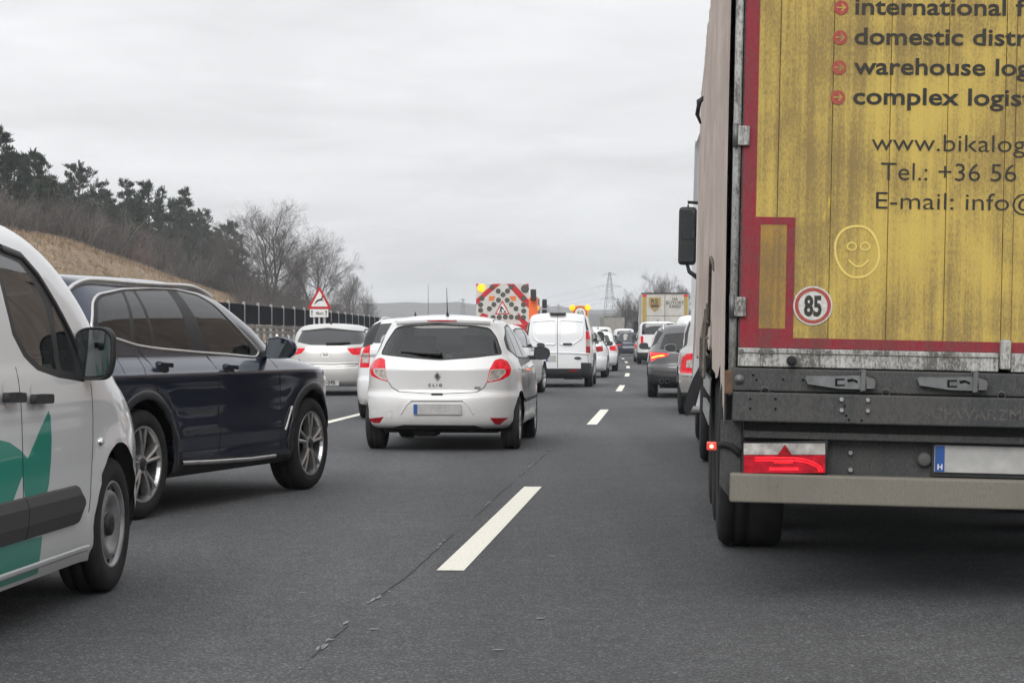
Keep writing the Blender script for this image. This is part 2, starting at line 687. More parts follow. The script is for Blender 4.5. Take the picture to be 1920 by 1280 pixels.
def interp(x, tab):
    if x <= tab[0][0]:
        return tab[0][1]
    for (a, b), (c, d) in zip(tab, tab[1:]):
        if x <= c:
            return b + (d - b) * (x - a) / (c - a)
    return tab[-1][1]


def solve_y(px, d):
    """distance at which the ray of a picture column meets the line d metres left of the dashes"""
    a, b = 30.0, 900.0
    for _ in range(60):
        m = (a + b) / 2
        if (px - 960) / FPX * m > road_x(m) - d:
            a = m
        else:
            b = m
    return (a + b) / 2


RIDGE = []
for px, py in ((-200, 418), (20, 433), (60, 440), (112, 449), (186, 475), (240, 493), (300, 516), (400, 549), (455, 563), (520, 578), (600, 596), (680, 612)):
    Y = solve_y(px, 44)
    RIDGE.append((Y, CAMH + (HOR - py) / FPX * Y))
RIDGE.append((500, 1.0))


def hill_z(y, d):
    """height of the cutting slope on the far side of the motorway; d is metres left of the dashed line"""
    h = interp(y, RIDGE)
    if d < 32:
        return 0.0
    if d < 44:
        s = (d - 32) / 12
        return h * (s * s * (3 - 2 * s)) * 0.55 + h * s * 0.45
    return h + min((d - 44) * 0.07, 3.5)


rh = random.Random(11)
vs_, fs = [], []
ys = [70 + 3.0 * i for i in range(140)]
ds = [31, 32.5, 34, 35.5, 37, 38.5, 40, 41.5, 43, 44, 45.5, 48, 52, 58, 66, 80, 110, 160]
for y in ys:
    for d in ds:
        p = off(y, -d)
        z = hill_z(y, d) + (rh.uniform(-0.12, 0.12) if 32 < d < 60 else 0) - (0.04 if d < 32 else 0)
        vs_.append((p.x, p.y, z))
nd = len(ds)
for i in range(len(ys) - 1):
    for j in range(nd - 1):
        a = i * nd + j
        fs.append((a, a + nd, a + nd + 1, a + 1))
tag(mk('hillside', vs_, fs, M_dry, smooth=True), kind='structure')

# dry grass standing on the slope, most of it along its upper edge
gt = MB()
rg = random.Random(5)
for i in range(5200):
    y = rg.uniform(125, 290)
    d = rg.choice((rg.uniform(34, 44), rg.uniform(42.5, 46)))
    p = off(y, -d)
    z = hill_z(y, d)
    for b in range(3):
        a = rg.uniform(0, 6.28)
        hgt = rg.uniform(0.18, 0.5)
        wd = rg.uniform(0.03, 0.07)
        ox, oy = rg.uniform(-0.2, 0.2), rg.uniform(-0.2, 0.2)
        lx, ly = rg.uniform(-0.25, 0.25), rg.uniform(-0.25, 0.25)
        gt.add([(p.x + ox - wd * math.cos(a), p.y + oy - wd * math.sin(a), z - 0.05), (p.x + ox + wd * math.cos(a), p.y + oy + wd * math.sin(a), z - 0.05),
                (p.x + ox + lx, p.y + oy + ly, z + hgt)], [(0, 1, 2)])
tag(gt.build('dry_grass', simple('straw', (0.34, 0.255, 0.17), 0.9, vary=0.5, scale=0.8)), 'straw coloured dry grass growing on the cutting slope', kind='stuff')

# far wooded hills
t = NT('far_woods')
v_ = t.coords()
c = t.ramp(t.noise(v_, 0.02, 6, 0.7), [(0.3, (0.045, 0.045, 0.04)), (0.6, (0.085, 0.075, 0.062)), (0.8, (0.13, 0.12, 0.09))])
t.pbr(c, 0.95, spec=0.1)
for hi, (Y0, hmax, seed, x0, x1) in enumerate([(900, 14, 1, -900, 700), (1500, 27, 2, -1700, 1500), (2300, 46, 3, -2600, 2400)]):
    rr = random.Random(seed)
    ph = [rr.uniform(0, 6.28) for _ in range(8)]
    vs_, fs = [], []
    n = 260
    for i in range(n + 1):
        x = x0 + (x1 - x0) * i / n
        h = hmax * (0.66 + 0.16 * math.sin(x / (Y0 * 0.22) + ph[0]) + 0.12 * math.sin(x / (Y0 * 0.09) + ph[1]) + 0.05 * math.sin(x / (Y0 * 0.03) + ph[2]))
        h += rr.uniform(0, 0.07) * hmax
        if hi == 0:
            h *= max(0.25, min(1, 0.9 - (x + 60) / 260))
        vs_ += [(x, Y0 - 160, -0.3), (x, Y0 - 60, h * 0.7), (x, Y0, h), (x, Y0 + 200, -0.3)]
        if i:
            k = 4 * i
            for j in range(3):
                fs.append((k - 4 + j, k + j, k + j + 1, k - 3 + j))
    tag(mk('hills', vs_, fs, t.m, smooth=True), kind='structure')

# ================================================================== trees
M_bark = simple('bark', (0.085, 0.075, 0.068), 0.9, vary=0.4, scale=3)
M_twig = simple('bare_twigs', (0.105, 0.094, 0.087), 0.9, vary=0.5, scale=0.35)
M_twig_p = simple('pale_twigs', (0.17, 0.155, 0.14), 0.9, vary=0.4, scale=0.4)
M_twig_r = simple('reddish_twigs', (0.155, 0.105, 0.098), 0.9, vary=0.35, scale=0.5)
t = NT('pine_needles')
v_ = t.coords()
c = t.ramp(t.noise(v_, 0.9, 4, 0.6), [(0.3, (0.018, 0.028, 0.020)), (0.55, (0.035, 0.050, 0.034)), (0.8, (0.075, 0.09, 0.058))])
t.pbr(c, 0.75, spec=0.25)
M_needle = t.m


def prism_seg(mb, p0, p1, r0, r1, n=3):
    d = (p1 - p0)
    if d.length < 1e-5:
        return
    d.normalize()
    a = d.orthogonal().normalized()
    b = d.cross(a)
    base = len(mb.v)
    for p, r in ((p0, r0), (p1, r1)):
        for k in range(n):
            t_ = 2 * math.pi * k / n
            q = p + (a * math.cos(t_) + b * math.sin(t_)) * r
            mb.v.append((q.x, q.y, q.z))
    for k in range(n):
        k2 = (k + 1) % n
        mb.f.append((base + k, base + k2, base + n + k2, base + n + k))


def grow(rnd, mbs, p, d, L, r, lev, maxlev, upw, nch, spread, ratio):
    segs = 5 if lev == 0 else (4 if lev == 1 else (3 if lev < maxlev else 2))
    pts = [p.copy()]
    dd = d.copy()
    for s in range(segs):
        dd = (dd + Vector((rnd.uniform(-1, 1), rnd.uniform(-1, 1), rnd.uniform(-1, 1))) * (0.10 if lev < 2 else 0.2) + Vector((0, 0, upw))).normalized()
        pts.append(pts[-1] + dd * (L / segs))
    taper = 0.35 if lev < maxlev else 0.4
    mb = mbs[0] if lev <= 1 else mbs[1]
    for s in range(segs):
        r0 = r * (1 - (1 - taper) * s / segs)
        r1 = r * (1 - (1 - taper) * (s + 1) / segs)
        prism_seg(mb, pts[s], pts[s + 1], r0, r1, 6 if lev == 0 else (4 if lev == 1 else 3))
    if lev >= maxlev:
        return
    n = nch[lev]
    for c_ in range(n):
        f = (0.22 if lev == 0 else 0.25) + (0.78 if lev == 0 else 0.72) * (c_ + rnd.random()) / n
        f = min(f, 0.99)
        s = min(int(f * segs), segs - 1)
        q = pts[s].lerp(pts[s + 1], f * segs - s)
        dirp = (pts[s + 1] - pts[s]).normalized()
        side = dirp.orthogonal().normalized()
        side.rotate(Matrix.Rotation(rnd.uniform(0, 6.283), 3, dirp))
        ang = math.radians(rnd.uniform(*spread))
        cd = dirp * math.cos(ang) + side * math.sin(ang)
        grow(rnd, mbs, q, cd, L * ratio * rnd.uniform(0.7, 1.15) * (1.15 - 0.45 * f), max(r * 0.5 * (1.1 - 0.5 * f), 0.008), lev + 1, maxlev, upw, nch, spread, ratio)


def bare_tree(seed, H=12.0, stems=3, maxlev=4, nch=(9, 7, 6, 5), spread=(22, 48), upw=0.10, ratio=0.62, rtrunk=0.16):
    rnd = random.Random(seed)
    mbs = [MB(), MB()]
    for s in range(stems):
        a = 6.283 * s / stems + rnd.uniform(-0.4, 0.4)
        lean = 0.0 if stems == 1 else rnd.uniform(0.10, 0.34)
        d = Vector((math.cos(a) * lean, math.sin(a) * lean, 1)).normalized()
        grow(rnd, mbs, Vector((math.cos(a) * 0.12 * (stems > 1), math.sin(a) * 0.12 * (stems > 1), -0.3)), d, H * rnd.uniform(0.70, 0.82), rtrunk * rnd.uniform(0.7, 1.1), 0, maxlev, upw, nch, spread, ratio)
    top = max(v[2] for v in mbs[1].v)
    k = H / top
    out = []
    for mb in mbs:
        mb.v = [(x * k, y * k, z * k) for x, y, z in mb.v]
        me = bpy.data.meshes.new('tree_mesh')
        me.from_pydata(mb.v, [], mb.f)
        out.append(me)
    out[0].materials.append(M_bark)
    out[1].materials.append(M_twig)
    return out


def pine_mesh(seed, H=10.0, dense=1.0):
    rnd = random.Random(seed)
    tr, cr = MB(), MB()
    bend = Vector((rnd.uniform(-0.06, 0.06), rnd.uniform(-0.06, 0.06), 1))
    pts = [Vector((bend.x * H * s / 6 + rnd.uniform(-.06, .06), bend.y * H * s / 6 + rnd.uniform(-.06, .06), H * s / 6 - 0.3 * (s == 0))) for s in range(7)]
    for s in range(6):
        prism_seg(tr, pts[s], pts[s + 1], 0.20 * (1 - s / 6.5), 0.20 * (1 - (s + 1) / 6.5), 7)

    def tuft(c, d, size):
        """a brush of needles, most of them standing up like candles"""
        for k in range(int(13 * dense)):
            v = (d * rnd.uniform(0.2, .8) + Vector((rnd.gauss(0, .38), rnd.gauss(0, .38), .75 + rnd.gauss(0, .3)))).normalized()
            L = size * rnd.uniform(0.55, 1.2)
            w = v.orthogonal().normalized() * size * 0.075
            w.rotate(Matrix.Rotation(rnd.uniform(0, 6.28), 3, v))
            b = len(cr.v)
            q = c + Vector((rnd.gauss(0, .08), rnd.gauss(0, .08), rnd.gauss(0, .06)))
            cr.v += [tuple(q - w * 0.6), tuple(q + w * 0.6), tuple(q + v * L * 0.6 + w), tuple(q + v * L), tuple(q + v * L * 0.6 - w)]
            cr.f.append((b, b + 1, b + 2, b + 3, b + 4))

    nb = int(40 * dense)
    for i in range(nb):
        f = 0.05 + 0.91 * (i + rnd.random()) / nb
        s = min(int(f * 6), 5)
        p = pts[s].lerp(pts[s + 1], f * 6 - s)
        a = i * 2.4 + rnd.uniform(-.5, .5)
        L = H * (0.30 * (1 - f) ** 0.75 + 0.03) * rnd.uniform(0.6, 1.35)
        d = Vector((math.cos(a), math.sin(a), 0.05 + 0.35 * f)).normalized()
        q = p.copy()
        n = 5
        sz = .50 - .14 * f
        for k in range(n):
            d = (d + Vector((0, 0, 0.13)) + Vector((rnd.gauss(0, .12), rnd.gauss(0, .12), rnd.gauss(0, .05)))).normalized()
            q2 = q + d * L / n
            prism_seg(tr, q, q2, 0.05 * (1 - k / n) + 0.012, 0.05 * (1 - (k + 1) / n) + 0.012, 3)
            if k >= 1:
                for m in range(2 if k < 3 else 3):
                    sd = d.orthogonal().normalized()
                    sd.rotate(Matrix.Rotation(rnd.uniform(0, 6.28), 3, d))
                    sd.z *= .35
                    l2 = L * rnd.uniform(0.10, 0.30)
                    e = q2 + (sd * 0.9 + d * 0.45 + Vector((0, 0, 0.15))).normalized() * l2
                    prism_seg(tr, q2, e, 0.014, 0.008, 3)
                    tuft(e, (e - q2).normalized(), sz)
                    if l2 > .45:
                        tuft(q2.lerp(e, 0.5), d, sz * .85)
            q = q2
        tuft(q, d, sz)
    for k in range(4):
        tuft(pts[6] - Vector((0, 0, .22 * k)), Vector((0, 0, 1)), 0.5)
    out = []
    for mb, m_ in ((tr, M_bark), (cr, M_needle)):
        me = bpy.data.meshes.new('pine_mesh')
        me.from_pydata(mb.v, [], mb.f)
        me.materials.append(m_)
        out.append(me)
    return out


def plant(name, meshes, loc, height, base_h, label, cat, group, rz=0.0, wide=1.0):
    e = empty(name, loc, (0, 0, rz))
    k = height / base_h
    e.scale = (k * wide, k * wide, k)
    for nm, me in zip(('trunk', 'crown'), meshes):
        link(bpy.data.objects.new(nm, me), e)
    tag(e, label, cat, group)
    return e


rt = random.Random(21)
bare = [bare_tree(1, 12, 4), bare_tree(2, 12, 3, spread=(18, 40)), bare_tree(3, 12, 5, nch=(8, 7, 6, 5), spread=(25, 55)), bare_tree(4, 12, 2, spread=(16, 36), upw=0.14)]
pines = [pine_mesh(31), pine_mesh(32, dense=1.25), pine_mesh(33, dense=0.8)]
G1 = 'black pines on the cutting'
pine_list = [  # px, top py, distance, mesh, label
    (-2, 240, 150, 1, 'tallest dark pine, cut off by the left picture border'),
    (62, 281, 156, 1, 'full round dark pine standing above the dry slope, second from left'),
    (142, 303, 164, 0, 'broad pine with a jagged double top above the blue car'),
    (205, 372, 172, 2, 'low dark pine in the dip between two taller pine groups'),
    (240, 336, 178, 2, 'slim pine with a narrow tufted top, first of the middle trio'),
    (287, 338, 182, 0, 'bushy pine in the middle of the trio above the slope'),
    (343, 352, 188, 2, 'open pine with gaps in its crown, last of the trio'),
    (378, 392, 193, 2, 'small leaning pine stepping down beside the open pine'),
    (418, 414, 198, 1, 'short dense pine in front of the large bare tree'),
]
for i_, (px, py, Y, k, lab) in enumerate(pine_list):
    d = 52 + (i_ * 3) % 7
    Y = solve_y(px, d)
    base_z = hill_z(Y, d)
    p = at(px, py, Y)
    plant('pine_tree', pines[k], (p.x, Y, base_z - .6), p.z - base_z + .6, 10.3, lab, 'pine tree', G1, rt.uniform(0, 6), wide=1.15)
GAP = ['lower pine tucked between the tallest pine and the round pine', 'lower pine on the right shoulder of the round pine', 'dark pine filling the notch before the jagged double-topped pine', 'pine pressed against the right side of the jagged double-topped pine',
       'lowest dark pine in the dip before the middle trio', 'pine linking the slim pine and the bushy pine', 'pine on the right side of the bushy pine', 'low wide pine between the bushy pine and the open pine', 'low pine behind the open pine with gaps',
       'last low pine before the short dense pine', 'pine hidden behind the round pine, only its top showing', 'low pine at the foot of the slim tufted pine']
for i_, (px, py, k) in enumerate(((22, 285, 0), (98, 330, 1), (118, 345, 2), (178, 352, 1), (192, 385, 0), (262, 372, 1), (314, 374, 0), (330, 392, 1), (362, 400, 0), (398, 425, 1), (80, 335, 0), (224, 380, 1))):
    d = 58 + (i_ * 5) % 9
    Y = solve_y(px, d)
    base_z = hill_z(Y, d)
    p = at(px, py, Y)
    plant('pine_tree', pines[k], (p.x, Y, base_z - .6), p.z - base_z + .6, 10.3, GAP[i_], 'pine tree', G1, rt.uniform(0, 6), wide=1.35)
G2 = 'bare winter trees'
bare_list = [
    (505, 366, 196, 2, 1.35, 'large wide bare tree with many limbs behind the noise barrier'),
    (448, 412, 204, 1, 0.8, 'pale bare tree just beside the short dense pine'),
    (556, 470, 214, 0, 0.75, 'lower bare tree between the two large bare crowns'),
    (590, 430, 222, 2, 1.1, 'tall rounded bare tree directly behind the deer sign'),
    (640, 528, 244, 0, 0.95, 'darker small bare tree to the right of the deer sign'),
    (661, 508, 250, 3, 1.0, 'pale feathery bare tree near the end of the tree row'),
    (688, 548, 268, 0, 1.1, 'last low bare tree of the row by the noise barrier'),
    (1236, 503, 262, 2, 0.95, 'large bare tree rising behind the white furniture lorry'),
    (1168, 556, 236, 3, 1.15, 'upright bare tree between the pylon and the furniture lorry'),
    (1192, 538, 250, 1, 0.8, 'thin bare tree next to the upright one behind the lorry'),
    (1278, 530, 280, 3, 0.9, 'sparse bare tree at the edge of the tall yellow trailer'),
    (98, 372, 0, 1, 1.0, 'grey bare tree between the second pine and the jagged pine'),
    (188, 398, 0, 3, 1.1, 'bare tree beside the jagged pine above the dip'),
    (318, 430, 0, 0, 1.0, 'bare tree in front of the middle pine trio'),
    (402, 468, 0, 1, 1.0, 'bare tree below the short dense pine'),
    (150, 418, 0, 0, 1.2, 'spreading bare tree standing before the jagged pine'),
    (28, 372, 147, 1, 1.15, 'grey bare tree in front of the tallest pines on the slope top'),
    (50, 398, 141, 2, 1.2, 'gnarled bare fruit tree on the slope edge above the van'),
]
for i_, (px, py, Y, k, w, lab) in enumerate(bare_list):
    if px < 960:
        d = 46.5 if px < 60 else (49.5 if px < 410 else 39 + (i_ * 2) % 5)
        Y = solve_y(px, d)
        bz = hill_z(Y, d) - .2
    else:
        bz = 0.0
        Y += 40
    p = at(px, py, Y)
    plant('bare_tree', bare[k], (p.x, Y, bz), p.z - bz, 12.0, lab, 'bare tree', G2, rt.uniform(0, 6), wide=w)

# undergrowth: a mass of bare shrubs on the hilltop and behind the barrier
sh = []
for s in range(6):
    rnd = random.Random(60 + s)
    mb = MB()
    for st in range(7):
        a = rnd.uniform(0, 6.28)
        d = Vector((math.cos(a) * rnd.uniform(0.15, 0.7), math.sin(a) * rnd.uniform(0.15, 0.7), 1)).normalized()
        grow(rnd, [mb, mb], Vector((math.cos(a) * 0.2, math.sin(a) * 0.2, 0)), d, rnd.uniform(2.2, 3.2), 0.055, 1, 3, 0.05, (0, 5, 5), (20, 55), 0.55)
    sh.append((mb.v, mb.f))


def shrub_mass(name, spots, mat, label):
    rnd = random.Random(hash(name) % 1000 if False else len(name))
    V, F = [], []
    for (x, y, z, s) in spots:
        v, f = sh[rnd.randrange(6)]
        a = rnd.uniform(0, 6.28)
        ca, sa = math.cos(a) * s, math.sin(a) * s
        sz = s * rnd.uniform(0.8, 1.15)
        b = len(V)
        V += [(x + ca * p - sa * q, y + sa * p + ca * q, z + r * sz) for p, q, r in v]
        F += [tuple(b + i for i in t_) for t_ in f]
    return tag(mk(name, V, F, mat), label, None, None, 'stuff')


sp1, sp2, sp3 = [], [], []
for i in range(190):
    px = rt.uniform(-60, 480)
    d = 45.3 + 15 * rt.random() ** 1.6
    Y = solve_y(px, d)
    p = off(Y, -d)
    s = rt.choice((rt.uniform(0.55, 1.0), rt.uniform(0.9, 1.75)))
    (sp2 if rt.random() < 0.12 or abs(px - 265) < 14 else (sp3 if rt.random() < .3 else sp1)).append((p.x, p.y, hill_z(Y, d) - 0.1, s))
for i in range(120):
    px = rt.uniform(440, 720)
    d = rt.uniform(34, 50)
    Y = solve_y(px, d)
    p = off(Y, -d)
    sp1.append((p.x, p.y, hill_z(Y, d) - 0.2, rt.uniform(0.8, 1.5)))
for i in range(60):
    Y = rt.uniform(285, 350)
    px = rt.uniform(1176, 1340)
    p = at(px, 634, Y)
    sp1.append((p.x, Y, -0.2, rt.uniform(0.8, 1.7)))
shrub_mass('undergrowth', sp1, M_twig, 'grey brown leafless undergrowth below the pines')
shrub_mass('pale_undergrowth', sp3, M_twig_p, 'paler grey leafless saplings scattered through the undergrowth')
shrub_mass('reddish_undergrowth', sp2, M_twig_r, 'reddish leafless bushes along the slope edge')

# ================================================================== barrier, signs, pylons
M_panel = simple('black_barrier_panel', (0.010, 0.012, 0.016), 0.9, vary=0.4, scale=0.6, spec=0.02)
M_conc = simple('grey_concrete', (0.23, 0.22, 0.205), 0.9, vary=0.35, scale=4, bump=0.4)
BD = -18.7
bar = empty('noise_barrier', off(80, BD))
tag(bar, 'long black noise barrier with grey posts beyond the central strip', 'barrier')
inv = bar.matrix_world.inverted()
bl = Vector(bar.location)
ys = [70.5 + 4.0 * i for i in range(62)]
for i, y in enumerate(ys):
    p = off(y, BD) - bl
    th = road_th(y)
    m = MB().box(-0.06, 0.06, -0.07, 0.07, 0, 3.02)
    o = m.build('post', M_galv, bar)
    o.location = p
    o.rotation_euler = (0, 0, -th)
    q = off(y + 4.0, BD) - bl
    dv = (q - p)
    n = Vector((dv.y, -dv.x, 0)).normalized() * 0.025
    a, b = p + dv * 0.012, p + dv * 0.988
    zb, zt = 1.93, 2.88
    vs_ = []
    for s in (1, -1):
        for c_, z in ((a, zb), (b, zb), (b, zt), (a, zt)):
            vs_.append((c_.x + n.x * s, c_.y + n.y * s, z))
    mk('panel', vs_, [(0, 1, 2, 3), (7, 6, 5, 4), (0, 4, 5, 1), (1, 5, 6, 2), (2, 6, 7, 3), (3, 7, 4, 0)], M_panel, bar)
# open concrete lattice that carries the panels
lat = empty('concrete_lattice_wall', off(80, BD + 0.15))
tag(lat, 'open grey concrete lattice wall below the black noise barrier', 'wall')
ll = Vector(lat.location)
cm = MB().box(-0.085, 0.085, -0.10, 0.10, 0, 1.86)
col_me = mk('column', cm.v, cm.f, M_conc, lat)
col_me.location = off(76.5, BD + 0.15) - ll
y = 78.5
first = True
while y < 150:
    o = col_me.copy()
    link(o)
    o.parent = lat
    o.location = off(y, BD + 0.15) - ll + Vector((0, 0, rj.uniform(-0.03, 0.02)))
    o.rotation_euler = (0, 0, -road_th(y))
    y += 2.0
y = 76.5
k = 0
while y < 148:
    for z0 in (0.06, 0.34, 0.62, 0.90, 1.18, 1.46, 1.73):
        if z0 in (1.18, .62) and 92 < y < 128 and k % 4:
            continue
        p, q = off(y, BD + 0.17) - ll, off(y + 2.0, BD + 0.17) - ll
        dv = (q - p)
        m = MB().box(-0.05, 0.05, 0.0, dv.length - 0.01, 0, 0.12)
        o = m.build('rail', M_conc, lat)
        o.location = p + Vector((0, 0, z0))
        o.rotation_euler = (0, 0, -math.atan2(dv.x, dv.y))
    y += 2.0
    k += 1

# deer warning sign
SY = 60.0
c = at(599, 600, SY)
sg = empty('deer_warning_sign', (c.x, SY, 0), (0, 0, R(2)))
tag(sg, 'red edged triangular deer warning sign with a 4 km plate below', 'road sign')
k = SY / FPX


def sgp(px, py):
    return ((px - 599) * k, CAMH - (py - HOR) * k)


tri = rpoly([sgp(576, 579), sgp(622, 579), sgp(599, 536)], 0.06, 4)
MB().prism([(x, z) for x, z in tri], -0.004, 0.012).build('border', M_red_sign, sg)
tri2 = rpoly([sgp(583.2, 574.6), sgp(614.8, 574.6), sgp(599, 545)], 0.02, 3)
MB().prism(tri2, -0.008, -0.004).build('face', M_white_sign, sg)
deer = [(589, 569.5), (592, 565.5), (594, 562.5), (598, 560.8), (602, 559.6), (603.4, 557.2), (603.0, 553.6), (604.2, 555.4), (605.4, 553.8), (605.2, 556.6), (606.4, 558.0), (604.8, 559.0), (604.4, 561.6), (607.2, 563.4), (606.6, 564.2),
        (603, 563.2), (600, 564.0), (596.4, 565.0), (594.2, 567.2), (591, 569.2), (589.2, 570.6)]
MB().prism([sgp(*q) for q in deer], -0.0105, -0.008).build('deer_symbol', M_ink, sg)
MB().prism(rpoly([sgp(581, 594.5), sgp(615.5, 594.5), sgp(615.5, 579.6), sgp(581, 579.6)], 0.02, 3), -0.004, 0.012).build('distance_plate', M_white_sign, sg)
for cx in (585, 611.5):
    MB().prism([sgp(cx - .7, 592), sgp(cx + .7, 592), sgp(cx + .7, 585), sgp(cx + 2.4, 585), sgp(cx, 581.5), sgp(cx - 2.4, 585), sgp(cx - .7, 585)], -0.0075, -0.004).build('arrow', M_ink, sg)
x_, z_ = sgp(592, 590)
rear_text('4km', x_, -0.0075, z_, 0.135, M_ink, sg, bold=0.002)
for px in (589, 598.5, 608.5):
    x_, _ = sgp(px, 0)
    MB().tube([(x_, 0.05, -0.05), (x_, 0.05, 1.84 if px != 598.5 else 2.5)], 0.03, 8).build('post', M_galv, sg, smooth=True)

# high-voltage pylons and their wires
M_lattice = simple('pylon_steel', (0.20, 0.21, 0.22), 0.6, 0.3)


def pylon(x, y, H, label, w=None, arms=(0.62, 0.80, 0.97), rz=0.3):
    e = empty('pylon', (x, y, 0), (0, 0, rz))
    m = MB()
    w = w or H * 0.10
    n = 9
    lv = []
    for i in range(n + 1):
        f = i / n
        h = H * (1 - (1 - f) ** 1.25)
        ww = w * (1 - f) ** 1.1 + H * 0.010
        lv.append([Vector((sx * ww, sy * ww, h)) for sx, sy in ((-1, -1), (1, -1), (1, 1), (-1, 1))])
    t_ = H * 0.0027
    for i in range(n):
        for q in range(4):
            prism_seg(m, lv[i][q], lv[i + 1][q], t_, t_, 4)
            prism_seg(m, lv[i][q], lv[i + 1][(q + 1) % 4], t_ * 0.6, t_ * 0.6, 3)
            prism_seg(m, lv[i][(q + 1) % 4], lv[i + 1][q], t_ * 0.6, t_ * 0.6, 3)
            prism_seg(m, lv[i + 1][q], lv[i + 1][(q + 1) % 4], t_ * 0.6, t_ * 0.6, 3)
    m.build('lattice_mast', M_lattice, e)
    for f, al in zip(arms, (0.13, 0.17, 0.10)):
        a = MB()
        z = H * f
        for s in (-1, 1):
            tip = Vector((s * H * al, 0, z))
            for dz in (0, H * 0.035):
                for sy in (-0.02, 0.02):
                    prism_seg(a, Vector((0, sy * H, z + dz)), tip, t_ * 0.7, t_ * 0.7, 3)
            prism_seg(a, tip, tip - Vector((0, 0, H * 0.03)), t_, t_, 4)
        a.build('cross_arm', M_lattice, e)
    tag(e, label, 'pylon', 'pylons on the horizon')
    return e


P1 = at(1143, 511, 620)
pylon(P1.x, 620, P1.z, 'tall lattice pylon left of the bare trees on the right', rz=0.2)
for px, py, Y, lab in ((1027, 572, 1150, 'small far pylon beside the orange warning truck'), (1047, 571, 1180, 'small far pylon left of the 60 sign, second of a pair'), (868, 560, 900, 'faint pylon just left of the warning board truck')):
    p = at(px, py, Y)
    pylon(p.x, Y, p.z, lab, rz=0.5)
for i, (zf, dx) in enumerate(((0.62, -0.13), (0.80, -0.17), (0.62, 0.13), (0.80, 0.17))):
    a = Vector((P1.x + dx * P1.z, 620, P1.z * zf))
    b = at(560 + 40 * i, 566 + 5 * i, 760)
    pts = []
    for s in range(25):
        f = s / 24
        p = a.lerp(b, f)
        p.z -= 5.0 * 4 * f * (1 - f)
        pts.append(p)
    o = MB().tube(pts, 0.022, 3, False).build('power_line', M_lattice)
    tag(o, ('lower left', 'upper left', 'lower right', 'upper right')[i] + ' power line hanging from the tall pylon', 'power line', 'overhead lines')
p = at(803, 533, 240)
m = MB().tube([(0, 0, -0.1), (0, 0, p.z)], [0.07, 0.03], 6)
o = m.build('slim_pole', M_lattice)
o.location = (p.x, 240, 0)
tag(o, 'slim grey pole behind the silver hatchback roof', 'pole')

# ================================================================== winter haze
hz = MB().box(-2700, 2500, -60, 2650, -1.2, 50).build('haze', None)
hz.data.materials.clear()
t = NT('winter_haze')
pv = t.node('ShaderNodeVolumePrincipled')
pv.inputs['Color'].default_value = (0.90, 0.94, 1.0, 1)
pv.inputs['Density'].default_value = 0.00030
pv.inputs['Anisotropy'].default_value = 0.0
t.l.new(pv.outputs[0], t.out.inputs['Volume'])
hz.data.materials.append(t.m)
tag(hz, 'thin pale winter haze over the whole place', None, None, 'stuff')
# ================================================================== vehicle body builder
def pchip(ctrl, i, t):
    """shape-preserving interpolation of control rows i..i+1"""
    out = []
    n = len(ctrl)
    for k in range(len(ctrl[0])):
        def slope(j):
            if j <= 0:
                return ctrl[1][k] - ctrl[0][k]
            if j >= n - 1:
                return ctrl[n - 1][k] - ctrl[n - 2][k]
            a, b = ctrl[j][k] - ctrl[j - 1][k], ctrl[j + 1][k] - ctrl[j][k]
            return 0.0 if a * b <= 0 else 2 * a * b / (a + b)
        p0, p1 = ctrl[i][k], ctrl[i + 1][k]
        m0, m1 = slope(i), slope(i + 1)
        t2, t3 = t * t, t * t * t
        out.append((2 * t3 - 3 * t2 + 1) * p0 + (t3 - 2 * t2 + t) * m0 + (-2 * t3 + 3 * t2) * p1 + (t3 - t2) * m1)
    return out


def half_ring(w, r, f, nr, nf, M):
    """half of a plan outline: bowed tail, nearly straight flank, bowed nose"""
    half = (f - r) * 0.5
    er, ef = min(half, max(w, .25) * 1.05), min(half, max(w, .25) * 1.15)
    pts = []
    N = 60
    for i in range(N + 1):
        u = (math.pi / 2) * i / N
        pts.append((w * math.sin(u) ** (2 / nr), r + er - er * math.cos(u) ** (2 / nr)))
    y0, y1 = r + er, f - ef
    for i in range(1, 12):
        pts.append((w, y0 + (y1 - y0) * i / 12))
    for i in range(0, N + 1):
        u = (math.pi / 2) * (1 - i / N)
        pts.append((w * math.sin(u) ** (2 / nf), f - ef + ef * math.cos(u) ** (2 / nf)))
    ym = (r + f) / 2
    pts = [(x * (1 - 0.018 * ((y - ym) / max(half, .01)) ** 2), y) for x, y in pts]
    acc = [0.0]
    for a, b in zip(pts, pts[1:]):
        acc.append(acc[-1] + math.hypot(b[0] - a[0], b[1] - a[1]))
    out, j = [], 0
    for i in range(M):
        s = acc[-1] * i / (M - 1)
        while j < len(acc) - 2 and acc[j + 1] < s:
            j += 1
        t = 0 if acc[j + 1] == acc[j] else (s - acc[j]) / (acc[j + 1] - acc[j])
        out.append((pts[j][0] + (pts[j + 1][0] - pts[j][0]) * t, pts[j][1] + (pts[j + 1][1] - pts[j][1]) * t))
    return out


def inside(p, poly):
    x, y = p
    c = False
    n = len(poly)
    j = n - 1
    for i in range(n):
        xi, yi = poly[i]
        xj, yj = poly[j]
        if (yi > y) != (yj > y) and x < (xj - xi) * (y - yi) / (yj - yi) + xi:
            c = not c
        j = i
    return c


AX = {'R': (1, 2, lambda n: n.x > 0.22), 'L': (1, 2, lambda n: n.x < -0.22), 'B': (0, 2, lambda n: n.y < -0.10),
      'F': (0, 2, lambda n: n.y > 0.10), 'T': (0, 1, lambda n: n.z > 0.25)}


